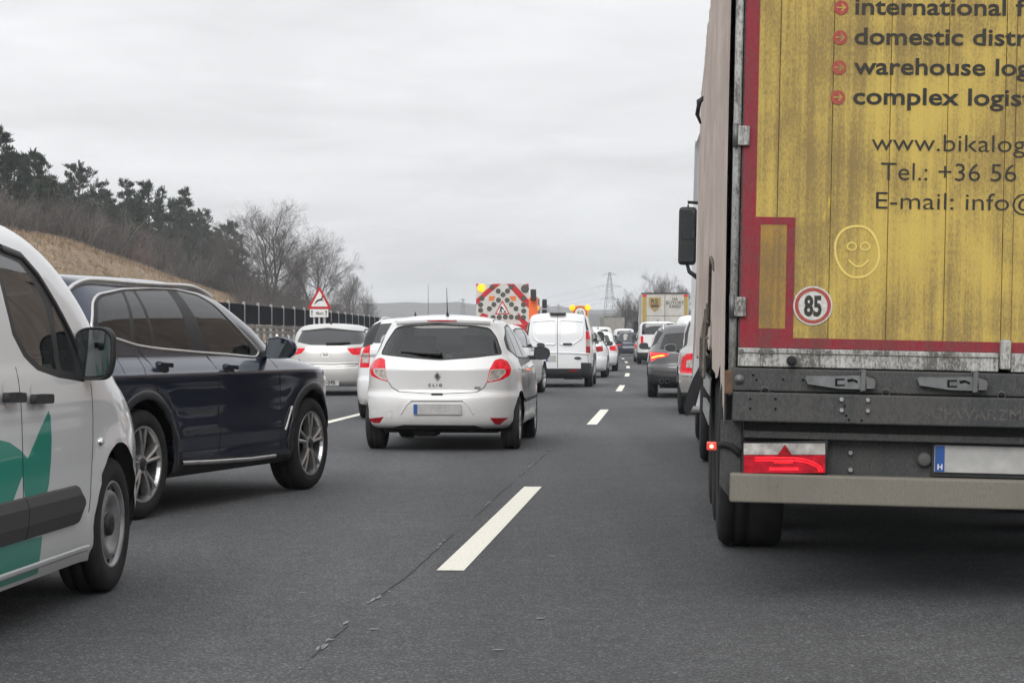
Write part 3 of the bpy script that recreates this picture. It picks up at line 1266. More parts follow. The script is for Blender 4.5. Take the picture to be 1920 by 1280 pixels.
class Car:
    def __init__(s, name, loc, heading, rings, mat, M=56, res=0.055, arches=(), arch_R=0.36, wheel_z=0.31, flare=0.012, warp=None, sill=0.0, sill_mat=None, lining=True, clean=False):
        s.root = empty(name, loc, (0, 0, -heading))
        s.mat = mat
        s.hw = max(r[1] for r in rings)
        s.arches, s.arch_R, s.wheel_z = arches, arch_R, wheel_z
        s.parts = {}
        bm = s.bm = bmesh.new()
        s.lay = bm.faces.layers.int.new('part')
        rows = []
        for i in range(len(rings) - 1):
            a, b = rings[i], rings[i + 1]
            dist = max(abs(a[0] - b[0]), abs(a[1] - b[1]), 0.55 * abs(a[2] - b[2]), 0.55 * abs(a[3] - b[3]))
            k = max(1, int(math.ceil(dist / res)))
            for q in range(k):
                rows.append(pchip(rings, i, q / k))
        rows.append(list(rings[-1]))
        grid = []
        for z, w, r, f, nr, nf in rows:
            h = half_ring(max(w, 0.004), r, f, nr, nf, M)
            ring = [(x, y, z) for x, y in h] + [(-x, y, z) for x, y in h[-2:0:-1]]
            vv = []
            for x, y, zz in ring:
                if warp:
                    x, y, zz = warp(x, y, zz)
                for yc in arches:
                    d = math.hypot(y - yc, zz - wheel_z)
                    if abs(x) > 0.5 * s.hw and d > arch_R * 0.9:
                        x += math.copysign(flare * math.exp(-((d - arch_R) / 0.055) ** 2), x)
                vv.append(bm.verts.new((x, y, zz)))
            grid.append(vv)
        n = len(grid[0])
        for i in range(len(grid) - 1):
            for j in range(n):
                j2 = (j + 1) % n
                bm.faces.new((grid[i][j], grid[i][j2], grid[i + 1][j2], grid[i + 1][j]))
        bm.faces.new(grid[-1])
        bmesh.ops.recalc_face_normals(bm, faces=bm.faces[:])
        # wheel openings: drop the faces inside the circle, pull the rest onto it
        ins = {}
        for v in (() if clean else bm.verts):
            if abs(v.co.x) > 0.5 * s.hw:
                for yc in arches:
                    d = math.hypot(v.co.y - yc, v.co.z - wheel_z)
                    if d < arch_R:
                        ins[v] = (yc, d)
        dead = [f for f in bm.faces if all(v in ins for v in f.verts)]
        bmesh.ops.delete(bm, geom=dead, context='FACES')
        for v, (yc, d) in ins.items():
            if v.is_valid and d > 1e-4:
                k = arch_R / d
                v.co.y = yc + (v.co.y - yc) * k
                v.co.z = max(wheel_z + (v.co.z - wheel_z) * k, rings[0][0] - 0.0)
        bmesh.ops.delete(bm, geom=[v for v in bm.verts if not v.link_faces], context='VERTS')
        bm.normal_update()
        s.count = 0
        s.add_part('body', mat)
        if clean:
            for yc in arches:
                cp = [(yc + arch_R * math.cos(2 * math.pi * k / 40), wheel_z + arch_R * math.sin(2 * math.pi * k / 40)) for k in range(40)]
                for pid in s.cut('S', cp, 'wheel_opening', mat):
                    bmesh.ops.delete(bm, geom=[f for f in bm.faces if f[s.lay] == pid], context='FACES')
        if sill:
            bmesh.ops.bisect_plane(bm, geom=bm.verts[:] + bm.edges[:] + bm.faces[:], plane_co=(0, 0, sill), plane_no=(0, 0, 1), dist=1e-5)
            pid = s.add_part('lower_trim', sill_mat or M_black)
            for f in bm.faces:
                if f.calc_center_median().z < sill:
                    f[s.lay] = pid
        s.objs = {}
        s.L = max(r[3] for r in rings)
        s.lining = lining

    def add_part(s, name, mat, parent=None, solid=True):
        pid = s.count
        s.count += 1
        s.parts[pid] = (name, mat, parent)
        return pid

    def cut(s, axis, poly, name, mat, parent=None, only=None):
        """cut a polygon out of the skin as a part of its own; axis S = both flanks"""
        if axis == 'S':
            return s.cut('R', poly, name, mat, parent, only), s.cut('L', poly, name, mat, parent, only)
        bm, lay = s.bm, s.lay
        i0, i1, ok = AX[axis]
        us, ws = [p[0] for p in poly], [p[1] for p in poly]
        bb = (min(us) - .01, max(us) + .01, min(ws) - .01, max(ws) + .01)

        def hit(f, b):
            a = [v.co[i0] for v in f.verts]
            c = [v.co[i1] for v in f.verts]
            return max(a) >= b[0] and min(a) <= b[1] and max(c) >= b[2] and min(c) <= b[3]
        cand = [f for f in bm.faces if ok(f.normal) and hit(f, bb)]
        n = len(poly)
        for i in range(n):
            p, q = poly[i], poly[(i + 1) % n]
            du, dw = q[0] - p[0], q[1] - p[1]
            if abs(du) + abs(dw) < 1e-6:
                continue
            eb = (min(p[0], q[0]) - .002, max(p[0], q[0]) + .002, min(p[1], q[1]) - .002, max(p[1], q[1]) + .002)
            fs_ = [f for f in cand if f.is_valid and hit(f, eb)]
            if not fs_:
                continue
            ed = set(e for f in fs_ for e in f.edges)
            vt = set(v for f in fs_ for v in f.verts)
            co, no = [0, 0, 0], [0, 0, 0]
            co[i0], co[i1] = p
            no[i0], no[i1] = dw, -du
            ret = bmesh.ops.bisect_plane(bm, geom=fs_ + list(ed) + list(vt), plane_co=co, plane_no=no, dist=2e-5)
            new = set(g for g in ret['geom'] if isinstance(g, bmesh.types.BMFace) and g.is_valid)
            cand = list(set(f for f in cand if f.is_valid) | new)
        pid = s.add_part(name, mat, parent)
        bm.normal_update()
        for f in cand:
            if f.is_valid and ok(f.normal):
                c = f.calc_center_median()
                if inside((c[i0], c[i1]), poly) and (only is None or f[lay] in only):
                    f[lay] = pid
        return pid

    def finish(s, inner=0.0):
        """split the skin into its parts, keeping the smooth normals across the seams"""
        bm = s.bm
        bm.normal_update()
        bm.verts.index_update()
        s.bvh = BVHTree.FromBMesh(bm)
        nrm = [v.normal.copy() for v in bm.verts]
        groups = {}
        for f in bm.faces:
            groups.setdefault(f[s.lay], []).append(f)
        made = {}
        for pid in sorted(groups):
            name, mat, par = s.parts[pid]
            idx, V, N, F = {}, [], [], []
            for f in groups[pid]:
                t_ = []
                for v in f.verts:
                    if v.index not in idx:
                        idx[v.index] = len(V)
                        V.append(v.co.copy())
                        N.append(nrm[v.index])
                    t_.append(idx[v.index])
                F.append(tuple(t_))
            parent = made.get(par, s.root) if par is not None else s.root
            o = mk(name, V, F, mat, parent, smooth=True, normals=N)
            made[pid] = o
            s.objs.setdefault(name, []).append(o)
        s.made = made
        if inner:
            idx, V, F = {}, [], []
            for f in bm.faces:
                if s.parts[f[s.lay]][1] in GLASSES or f.calc_center_median().z < inner:
                    continue
                t_ = []
                for v in f.verts:
                    if v.index not in idx:
                        idx[v.index] = len(V)
                        V.append(v.co - nrm[v.index] * 0.022)
                    t_.append(idx[v.index])
                F.append(tuple(reversed(t_)))
            mk('cabin_lining', V, F, M_lining, s.root, smooth=True)
        bm.free()
        return s

    def hit(s, axis, u, w):
        o, d = {'R': ((5, u, w), (-1, 0, 0)), 'L': ((-5, u, w), (1, 0, 0)), 'B': ((u, -5, w), (0, 1, 0)), 'F': ((u, 12, w), (0, -1, 0)), 'T': ((u, w, 5), (0, 0, -1))}[axis]
        h = s.bvh.ray_cast(Vector(o), Vector(d))
        if h[0] is None:
            g_ = {'R': (s.hw, u, w), 'L': (-s.hw, u, w), 'B': (u, 0.1, w), 'F': (u, s.L, w), 'T': (u, w, 1.5)}[axis]
            h = s.bvh.find_nearest(Vector(g_))
        return h[0], h[1]

    def strip(s, axis, pts, width, height, mat, name, closed=False, parent=None, step=0.04, both=False, inset=0.0):
        """a band laid along a line on the skin: trims, seals and panel gaps"""
        if both:
            s.strip('R', pts, width, height, mat, name, closed, parent, step)
            return s.strip('L', pts, width, height, mat, name, closed, parent, step)
        P = list(pts) + ([pts[0]] if closed else [])
        line = []
        for a, b in zip(P, P[1:]):
            L = math.hypot(b[0] - a[0], b[1] - a[1])
            k = max(1, int(L / step))
            for q in range(k):
                line.append((a[0] + (b[0] - a[0]) * q / k, a[1] + (b[1] - a[1]) * q / k))
        if not closed:
            line.append(P[-1])
        hits = [h for h in (s.hit(axis, *p) for p in line) if h[0] is not None]
        if len(hits) < 2:
            return None
        V, F = [], []
        n = len(hits)
        for i, (p, nn) in enumerate(hits):
            a = hits[(i - 1) % n][0] if (closed or i > 0) else p
            b = hits[(i + 1) % n][0] if (closed or i < n - 1) else p
            tg = (b - a)
            tg = tg.normalized() if tg.length > 1e-7 else Vector((0, 1, 0))
            sd = tg.cross(nn)
            sd = sd.normalized() if sd.length > 1e-7 else Vector((0, 0, 1))
            for a_, h_ in ((-.5, -.004), (-.5, height * .6), (-.25, height), (.25, height), (.5, height * .6), (.5, -.004)):
                V.append(p + sd * a_ * width + nn * h_)
        m = 6
        for i in range(n if closed else n - 1):
            i2 = (i + 1) % n
            for k in range(m - 1):
                F.append((i * m + k, i * m + k + 1, i2 * m + k + 1, i2 * m + k))
        o = mk(name, V, F, mat, parent or s.root, smooth=True)
        s.objs.setdefault(name, []).append(o)
        return o

    def decal(s, axis, poly, mat, name, lift=0.003, parent=None, thick=0.006):
        """small flat piece set on the skin at the middle of its outline"""
        cu = sum(p[0] for p in poly) / len(poly)
        cw = sum(p[1] for p in poly) / len(poly)
        h, nn = s.hit(axis, cu, cw)
        if h is None:
            return None
        m = MB()
        if axis == 'B':
            k = -nn.z / min(nn.y, -0.2)
            m.prism(poly, 0.0, -thick)
            m.v = [(x, h.y + y - lift + (z - cw) * k, z) for x, y, z in m.v]
        elif axis in 'RL':
            sg_ = 1 if axis == 'R' else -1
            m.prism(poly, 0.0, sg_ * thick, 'x')
            k = -nn.z / (nn.x if abs(nn.x) > 0.2 else 0.2 * sg_)
            k2 = -nn.y / (nn.x if abs(nn.x) > 0.2 else 0.2 * sg_)
            m.v = [(h.x + x + sg_ * lift + (z - cw) * k + (y - cu) * k2, y, z) for x, y, z in m.v]
        o = m.build(name, mat, parent or s.root)
        s.objs.setdefault(name, []).append(o)
        return o

    # -------------------------------------------------------------- running gear
    def wheels(s, ys, R_, width=0.21, rim=0.2, style='five', mat=None, x=None, track_in=0.02):
        x = x or (s.hw - track_in)
        mat = mat or M_alloy
        for sg_ in (1, -1):
            tw, rw = MB(), MB()
            w = width
            prof = [(-w, rim * 0.96), (-w * 1.0, rim * 1.04), (-w * 1.02, (rim + R_) * 0.5), (-w * 0.96, R_ * 0.955), (-w * 0.88, R_ * 0.988), (-w * 0.72, R_), (-w * .70, R_ * .972), (-w * .66, R_ * .972), (-w * .64, R_),
                    (-w * .40, R_), (-w * .385, R_ * .972), (-w * .345, R_ * .972), (-w * .33, R_), (-w * 0.12, R_ * 0.988), (-w * 0.04, R_ * 0.955), (w * 0.02, (rim + R_) * 0.5), (0, rim * 1.04), (-0.006, rim * 1.0), (-0.02, rim * 0.96)]
            tw.lathe([(a * sg_, r) for a, r in prof], 40)
            rw.lathe([(a * sg_, r) for a, r in [(-0.012, rim * 1.0), (-0.004, rim * 0.985), (-0.006, rim * 0.93), (-0.03, rim * 0.90), (-w * 0.9, rim * 0.86)]], 40)
            dk = MB().lathe([(a * sg_, r) for a, r in [(-w * .5, rim * .88), (-w * .5, 0.01)]], 24)
            hub = MB()
            slots = MB()
            if style == 'steel':
                rw.lathe([(a * sg_, r) for a, r in [(-0.035, rim * .90), (-0.030, rim * .80), (-0.012, rim * .74), (-0.010, rim * .62), (-0.045, rim * .52), (-0.060, rim * .40), (-0.058, rim * .30), (-0.035, rim * .27), (-0.033, 0.005)]], 40)
                for k in range(12):
                    a = 2 * math.pi * k / 12
                    cy_, cz_ = rim * .80 * math.cos(a), rim * .80 * math.sin(a)
                    slots.lathe([((-0.027) * sg_, 0.020), ((-0.0265) * sg_, 0.002)], 8, 'x', (0, cy_, cz_))
                hub.lathe([(a * sg_, r) for a, r in [(-0.03, rim * .27), (-0.012, rim * .25), (-0.006, rim * .18), (-0.004, 0.004)]], 24)
            else:
                nsp = {'five': 5, 'double': 5, 'ten': 10, 'seven': 7}[style]
                for k in range(nsp):
                    a0 = 2 * math.pi * k / nsp + math.pi / 2
                    offs = (-0.17, 0.17) if style == 'double' else (0.0,)
                    for oa in offs:
                        wi, wo_ = (rim * .10, rim * .12) if style == 'double' else (rim * .16, rim * (.24 if nsp < 8 else .11))
                        pin = (rim * 0.20, a0 + oa * 0.6)
                        pout = (rim * 0.93, a0 + oa * 1.05)
                        vs_ = []
                        for (rr, aa), hw_, xo, xi in ((pin, wi, -0.018, -0.06), ((rim * .55, a0 + oa * .9), (wi + wo_) * .48, -0.010, -0.06), (pout, wo_, -0.012, -0.075)):
                            c_ = Vector((0, rr * math.cos(aa), rr * math.sin(aa)))
                            tn = Vector((0, -math.sin(aa), math.cos(aa)))
                            for dx, hh in ((xi, 1.0), (xo, 0.95), (xo + 0.008, 0.0), (xo, -0.95), (xi, -1.0)):
                                p = c_ + tn * hw_ * hh * 0.5
                                vs_.append((dx * sg_, p.y, p.z))
                        fs_ = []
                        for i in range(2):
                            for q in range(4):
                                fs_.append((i * 5 + q, i * 5 + q + 1, i * 5 + 6 + q, i * 5 + 5 + q))
                        rw.add(vs_, fs_)
                rw.lathe([(a * sg_, r) for a, r in [(-0.05, rim * .27), (-0.02, rim * .25), (-0.014, rim * .17)]], 20)
                hub.lathe([(a * sg_, r) for a, r in [(-0.016, rim * .16), (-0.012, rim * .15), (-0.010, 0.003)]], 20)
            for y in ys:
                t_ = tw.build('wheel', M_rubber, s.root, smooth=True)
                t_.location = (sg_ * x, y, R_)
                r_ = rw.build('rim', mat, t_, smooth=(style == 'steel'))
                d_ = dk.build('brake_disc', M_dark if style != 'steel' else M_dark, t_)
                h_ = hub.build('hub_cap', M_black, t_, smooth=True)
                if style == 'steel':
                    tag(slots.build('rim_slots', M_dark, t_), kind='stuff')
        # liners behind the openings and a floor
        for y in s.arches:
            for sg_ in (1, -1):
                lm = MB()
                lm.lathe([((s.hw - 0.085) * sg_, s.arch_R + 0.008), ((s.hw - 0.45) * sg_, s.arch_R + 0.0), ((s.hw - 0.47) * sg_, 0.01)], 28, 'x', (0, y, s.wheel_z), (-0.25, math.pi + 0.25))
                lm.build('arch_liner', M_dark, s.root, smooth=True)
        return s

    def floor(s, z0=0.19, z1=0.30, r=0.25, f=0.3):
        MB().box(-s.hw * .72, s.hw * .72, r, s.L - f, z0, z1).build('underbody', M_under, s.root)
        return s

    def mirror(s, y, z, w=0.20, h=0.15, depth=0.14, mat=None, out=0.03, arm=0.07, sides=(1, -1), shape=None, glass_mat=None):
        mat = mat or s.mat
        for sg_ in sides:
            hp, _ = s.hit('R' if sg_ > 0 else 'L', y, z - h * 0.35)
            bx = abs(hp.x) if hp is not None else s.hw * .9
            sh_ = shape or [(0.0, 0.08), (0.06, 0.95), (0.55, 1.0), (0.95, 0.82), (1.0, 0.35), (0.80, 0.04), (0.3, 0.0)]
            pl = rpoly([((a - 0.5) * w, (b - 0.5) * h) for a, b in sh_], 0.045, 4)
            cx = bx + out + w / 2
            V, F = [], []
            n = len(pl)
            for dy, k in ((0, 0.90), (-0.012, 1.0), (depth * .35, 1.02), (depth * .7, 0.88), (depth * .92, 0.62), (depth, 0.3)):
                for a, b in pl:
                    V.append((sg_ * (cx + a * k - (1 - k) * 0.02), y + dy, z + b * k))
            for i in range(5):
                for q in range(n):
                    F.append((i * n + q, i * n + (q + 1) % n, (i + 1) * n + (q + 1) % n, (i + 1) * n + q))
            F.append(tuple(5 * n + q for q in range(n)))
            o = mk('door_mirror', V, F, mat, s.root, smooth=True)
            mk('mirror_glass', [(sg_ * (cx + a * .90), y - 0.006 + (a * .10) - b * .16, z + b * .90) for a, b in pl], [tuple(range(n))], glass_mat or M_mirror, o)
            MB().box(*(sorted((sg_ * (bx - 0.03), sg_ * (cx - w * .3)))), y + 0.01, y + depth * .6, z - h * .48, z - h * .48 + arm).build('mirror_arm', M_black, o, bevel=0.012)
        return s

    def cabin(s, yf, yr, z0, seats=True, wheel=True, half=0.36, hz=0.10, mat=None):
        """seats, fascia and steering wheel seen through the panes"""
        mat = mat or M_cloth
        MB().box(-s.hw * .86, s.hw * .86, yr - .5, yf + 1.0, z0 - .56, z0 - .52).build('cabin_floor', M_dark, s.root)
        if seats:
            for y in (yf, yr):
                for x in (-half, half):
                    t_ = z0 + hz
                    sm = MB()
                    sm.prism([(y - .05, z0 - .5), (y + .45, z0 - .48), (y + .45, z0 - .34), (y + .08, z0 - .36), (y - .10, t_), (y - .20, t_), (y - .16, z0 - .3)], x - .24, x + .24, 'x')
                    so = sm.build('seat', mat, s.root, bevel=0.04, seg=3)
                    MB().prism([(y - .12, t_ + .02), (y - .22, t_ + .02), (y - .235, t_ + .18), (y - .14, t_ + .18)], x - .13, x + .13, 'x').build('headrest', mat, so, bevel=0.035, seg=3)
        yd = yf + .62
        MB().prism([(yd, z0 - .3), (yd + .6, z0 - .3), (yd + .6, z0 + .06), (yd + .12, z0 + .10), (yd, z0 + .02)], -s.hw * .84, s.hw * .84, 'x').build('dashboard', M_black, s.root, bevel=0.03)
        if wheel:
            w = MB()
            c_ = Vector((-half, yd - .10, z0 + .03))
            pts = [c_ + Vector((math.cos(a) * .18, math.sin(a) * -.06, math.sin(a) * .17)) for a in [2 * math.pi * k / 24 for k in range(25)]]
            w.tube(pts, 0.016, 6, False)
            w.tube([c_ + Vector((-.17, 0, 0)), c_ + Vector((.17, 0, 0))], 0.02, 6)
            w.tube([c_, c_ + Vector((0, .2, -.1))], 0.03, 6)
            w.build('steering_wheel', M_black, s.root, smooth=True)
        return s

    def plate(s, x, z, w=0.52, h=0.112, y=None, band=True, text=None, tilt=0.0):
        if y is None:
            p, _ = s.hit('B', x, z)
            y = p.y if p is not None else 0.0
        pl = MB().prism(rpoly([(x - w / 2, z - h / 2), (x + w / 2, z - h / 2), (x + w / 2, z + h / 2), (x - w / 2, z + h / 2)], 0.01, 2), y - 0.012, y + 0.004).build('number_plate', M_plate, s.root)
        if band:
            MB().prism([(x - w / 2 + .004, z - h / 2 + .004), (x - w / 2 + .045, z - h / 2 + .004), (x - w / 2 + .045, z + h / 2 - .004), (x - w / 2 + .004, z + h / 2 - .004)], y - 0.0145, y - 0.012).build('plate_band', M_plate_blue, pl)
        if text:
            rear_text(text, x, y - 0.0145, z - h * .33, h * .95, M_ink, pl, bold=0.002, align='CENTER', sx=0.8)
        return pl


GLASSES = (G_clear, G_mid, G_dark)


def two_box(L, hw, H, belt=0.98, hood=0.92, cowl=None, roof_f=None, rb=0.12, rr=0.5, roof_w=0.70, nr=3.6, nf=3.6, base=0.22, step=0.06, belt_w=0.93):
    """control rows (z, half width, rear y, front y, rear and front plan exponents)"""
    cowl = cowl or L * 0.735
    roof_f = roof_f or L * 0.50
    ng = 4.5
    return [
        (base, hw * .92, .12, L - .22, nr, nf), (base + .08, hw * .975, .03, L - .07, nr, nf), (base + .26, hw, 0.0, L, nr, nf), (base + .38, hw, .008, L, nr, nf),
        (base + .42, hw * .997, step * .8, L - .02, nr, nf), (hood - .16, hw * .99, step, L - .05, nr, nf), (hood - .07, hw * .982, step + .01, L - .16, nr, nf + .6), (hood - .02, hw * .972, step + .02, L - .42, nr, nf + 1.5),
        (hood + .02, hw * .96, rb * .75, (L + cowl) * .5 - .05, nr, ng), (belt, hw * belt_w, rb, cowl, nr + .2, ng), (belt + .03, hw * (belt_w - .022), rb + .03, cowl - .08, nr + .3, ng),
        ((belt + H) * .5 - .02, hw * (belt_w * .52 + roof_w * .56), rb + (rr - rb) * .52, cowl + (roof_f - cowl) * .58, nr + .5, ng), (H - .12, hw * (roof_w + .07), rb + (rr - rb) * .88, roof_f + .10, nr + 1, ng), (H - .075, hw * roof_w, rr, roof_f - .08, nr + 1, ng),
        (H - .045, hw * (roof_w - .10), rr + .07, roof_f - .22, nr + 1, ng), (H - .02, hw * (roof_w - .28), rr + .25, roof_f - .45, nr, ng), (H - .005, hw * .18, rr + .5, roof_f - .65, nr, ng), (H, .02, rr + .62, roof_f - .75, nr, ng)]
# ================================================================== vehicles close to the camera
def car_pix(s, pts, axis):
    """measure picture points of the photograph on the skin of the vehicle, in its own coordinates"""
    th = -s.root.rotation_euler.z
    ct, st = math.cos(th), math.sin(th)
    L0 = Vector(s.root.location)

    def to_local(v):
        return Vector((v.x * ct - v.y * st, v.x * st + v.y * ct, v.z))
    if not hasattr(s, 'bvh0'):
        s.bvh0 = BVHTree.FromBMesh(s.bm)
    o = to_local(Vector((0, 0, CAMH)) - L0)
    out = []
    i0, i1 = (1, 2) if axis in 'RL' else ((0, 2) if axis in 'BF' else (0, 1))
    for q in pts:
        d = to_local(Vector(((q[0] - 960) / FPX, 1, -(q[1] - HOR) / FPX))).normalized()
        h = s.bvh0.ray_cast(o, d)
        p = h[0]
        if p is None:           # just off the skin: take the nearest point of it
            nr = s.bvh0.find_nearest(o + d * (L0.length + 1.5))
            p = nr[0]
        out.append((p[i0], p[i1]))
    return out


Car.pix = car_pix

# ------------------------------------------------------------------ white van at the left picture border
v = Car('delivery_van', (-3.117, 6.338, 0), 0.084, [
    (.19, .87, .12, 4.18, 4.5, 4.2), (.27, .905, .05, 4.31, 4.5, 4.2), (.50, .925, 0, 4.39, 5, 4.2), (.66, .925, 0, 4.40, 5, 4.2), (.82, .922, 0, 4.36, 5, 3.9), (.93, .918, .01, 4.28, 5, 3.5),
    (1.0, .912, .02, 4.18, 5, 3.3), (1.05, .905, .03, 4.06, 5, 3.8), (1.085, .897, .035, 3.94, 5, 4.5), (1.11, .890, .04, 3.86, 5, 5.5), (1.35, .855, .07, 3.53, 5, 6.5), (1.55, .805, .11, 3.18, 5, 7), (1.66, .760, .15, 2.90, 5, 7),
    (1.72, .705, .20, 2.66, 5, 7), (1.76, .62, .26, 2.42, 5, 6), (1.785, .44, .36, 2.1, 5, 5), (1.80, .18, .5, 1.8, 5, 4), (1.802, .02, .6, 1.6, 5, 4)],
    P_white, M=72, res=0.05, arches=(0.735, 3.52), arch_R=0.385, wheel_z=0.335, flare=0.018, clean=True)
tag(v.root, 'white delivery van with teal leaf graphic, cut off by the left picture border', 'van')
P_teal = paint('teal_livery', (0.0, 0.30, 0.215), 0.0, 0.35, 0.25)
fd = v.pix([(37, 760), (29, 685), (5, 579), (-18, 500), (-22, 455), (10, 452), (45, 468), (80, 515), (108, 562), (140, 625), (160, 685), (168, 715), (173, 775), (173, 830), (170, 890), (166, 960), (163, 1030), (100, 1052), (44, 1072), (44, 900)], 'R')
d_id = v.cut('S', fd, 'front_door', P_white)
rd = [(fd[0][0] - .012, fd[0][1]), (fd[-1][0] - .012, fd[-1][1]), (fd[-2][0] - .012, fd[-2][1]), (1.15, .33), (1.15, 1.60), (fd[4][0] - .03, fd[4][1]), (fd[3][0] - .015, fd[3][1]), (fd[2][0] - .012, fd[2][1]), (fd[1][0] - .012, fd[1][1])]
rd_id = v.cut('S', rd, 'sliding_door', P_white)
fr = v.pix([(-22, 462), (0, 465), (38, 480), (70, 517), (100, 566), (130, 622), (158, 690), (158, 716), (110, 708), (70, 694), (44, 668), (23, 627), (9, 569), (-4, 517), (-17, 480)], 'R')
v.cut('S', fr, 'window_frame', M_black)
pn = v.pix([(-19, 475), (0, 478), (35, 493), (60, 525), (85, 575), (96, 630), (108, 694), (75, 685), (50, 662), (29, 622), (15, 567), (2, 515), (-12, 485)], 'R')
v.cut('S', rpoly(pn, .02, 2), 'window', G_clear)
qn = v.pix([(97, 572), (124, 628), (138, 672), (141, 698), (116, 694), (106, 635)], 'R')
v.cut('S', rpoly(qn, .015, 2), 'quarter_window', G_clear)
v.cut('S', rpoly([(1.22, 1.16), (1.92, 1.15), (1.86, 1.58), (1.22, 1.6)], .06), 'side_window', G_dark)
v.cut('F', rpoly([(-.74, 1.14), (.74, 1.14), (.66, 1.62), (-.66, 1.62)], .08), 'windscreen', G_clear)
v.cut('B', rpoly([(-.66, 1.05), (.66, 1.05), (.60, 1.6), (-.60, 1.6)], .08), 'rear_window', G_dark)
for sg_ in (1, -1):
    v.cut('B', rpoly([(sg_ * .925, .70), (sg_ * .80, .70), (sg_ * .79, 1.18), (sg_ * .90, 1.18)], .02, 2), 'tail_lamp', M_red_faint)
v.cut('B', [(-.80, .15), (.80, .15), (.80, .46), (-.80, .46)], 'rear_bumper', M_black)
leaf = v.pix([(-30, 823), (0, 825), (18, 829), (39, 844), (52, 859), (62, 836), (76, 802), (91, 769), (95, 782), (97, 822), (96, 859), (92, 906), (86, 933), (47, 940), (42, 892), (23, 943), (-30, 950)], 'R')
v.cut('R', leaf, 'leaf_graphic', P_teal)
leaf2 = v.pix([(-30, 1030), (0, 1022), (79, 1004), (74, 1050), (70, 1075), (0, 1101), (-30, 1111)], 'R')
v.cut('R', leaf2, 'leaf_graphic', P_teal)
mold = v.pix([(-60, 952), (0, 943), (119, 930), (138, 940), (150, 964), (145, 988), (0, 1026), (-60, 1042)], 'R')
rep_ = v.pix([(187, 828)], 'R')[0]
hb = v.pix([(-4, 745), (31, 745), (48, 748), (83, 747)], 'R')
gapf = v.pix([(38, 745), (41, 800), (43, 900), (44, 950)], 'R')
gap2 = v.pix([(29, 688), (37, 735)], 'R')
gapd = v.pix([(170, 718), (174, 775), (174, 830), (171, 890), (166, 960)], 'R')
gaph = v.pix([(204, 700), (219, 722), (230, 748), (238, 775)], 'R')
crl = v.pix([(5, 890), (60, 889), (105, 890), (130, 900), (148, 915), (156, 925)], 'R')
crl2 = v.pix([(156, 925), (160, 940), (156, 948)], 'R')
sill_l = v.pix([(-20, 1108), (60, 1082), (120, 1061), (163, 1045)], 'R')
v.finish(inner=0.95)
v.strip('R', [(y - 0.0, z) for y, z in gapf], .007, .0015, M_gap, 'door_gap')
v.strip('R', gap2, .007, .0015, M_gap, 'door_gap')
v.strip('R', gapd, .007, .0015, M_gap, 'door_gap')
v.strip('R', [(1.2, .255), (3.10, .255)], .03, .006, P_white, 'sill_edge')
v.strip('R', [(a, b) for a, b in fr[1:7]], .035, .010, M_black, 'window_seal')
# black bump guard on both doors, split at the door gap
ym = gapf[-1][0]
gz0, gz1 = mold[6][1], mold[1][1]
for y0, y1, tip in ((1.0, ym - .008, 0), (ym + .004, mold[4][0], 1)):
    V, F = [], []
    rt_ = (gz1 - gz0) / 2
    yy = [y0 + (y1 - rt_ * tip - y0) * i / 14 for i in range(15)]
    if tip:
        yy += [y1 - rt_ + rt_ * math.sin(math.pi / 2 * q / 8) for q in range(1, 9)]
    n = len(yy) - 1
    for i, y in enumerate(yy):
        k = 1.0
        if tip and y > y1 - rt_:
            k = max(.10, math.sqrt(max(0.0, 1 - ((y - (y1 - rt_)) / rt_) ** 2)))
        zc, hh = (gz0 + gz1) / 2, (gz1 - gz0) / 2 * k
        for a, lift in ((-1, 0.0), (-.92, .016), (-.3, .026), (.5, .026), (.93, .012), (1, 0.0)):
            h, nn = v.hit('R', y, zc + a * hh)
            V.append((h.x + lift, y, zc + a * hh))
    for i in range(n):
        for k in range(5):
            F.append((i * 6 + k, i * 6 + k + 1, i * 6 + 7 + k, i * 6 + 6 + k))
    F.append(tuple(range(5, -1, -1)))
    F.append(tuple(n * 6 + k for k in range(6)))
    mk('bump_guard', V, F, M_grime_black, v.root)
for k in (0, 2):
    (ya, za), (yb, zb) = hb[k], hb[k + 1]
    h, nn = v.hit('R', (ya + yb) / 2, za)
    m = MB().prism(rpoly([(ya, za - .020), (yb, zb - .020), (yb, zb + .020), (ya, za + .020)], .018, 3), h.x + .018, h.x + .045, 'x')
    m.box(h.x - .01, h.x + .03, yb - .05, yb - .015, za - .014, za + .016)
    ho = m.build('door_handle', M_black, v.made[d_id[0] if k else rd_id[0]], bevel=.006)
    # cup behind the grip
    V, F = [], []
    n = 18
    for i in range(n):
        a = 2 * math.pi * i / n
        hh, nn = v.hit('R', (ya + yb) / 2 + .055 * math.cos(a), za + .008 + .058 * math.sin(a))
        V.append(tuple(hh + nn * .002))
    hh, nn = v.hit('R', (ya + yb) / 2, za)
    V.append(tuple(hh + nn * .0035))
    for i in range(n):
        F.append((i, (i + 1) % n, n))
    mk('handle_cup', V, F, P_white, ho, smooth=True)
h, nn = v.hit('R', *rep_)
MB().lathe([(h.x - .01, .019), (h.x + .008, .019), (h.x + .014, .014)], 16, 'x', (0, rep_[0], rep_[1])).build('side_repeater', M_chrome, v.root, smooth=True)
MB().lathe([(h.x + .012, .015), (h.x + .019, .010), (h.x + .021, .002)], 16, 'x', (0, rep_[0], rep_[1])).build('side_repeater_lens', M_clear, v.root, smooth=True)
v.wheels((0.735, 3.52), .325, .205, .212, 'steel', M_steelwheel, x=.905)
v.floor(.17, .30)
v.strip('B', [(0, 1.66), (0, .48)], .010, .002, M_gap, 'rear_door_gap')
v.plate(-.30, .78, .52, .112)
v.decal('B', rpoly([(.05, .92), (.22, .92), (.22, .96), (.05, .96)], .01, 2), M_black, 'rear_door_handle', .01, None, .02)
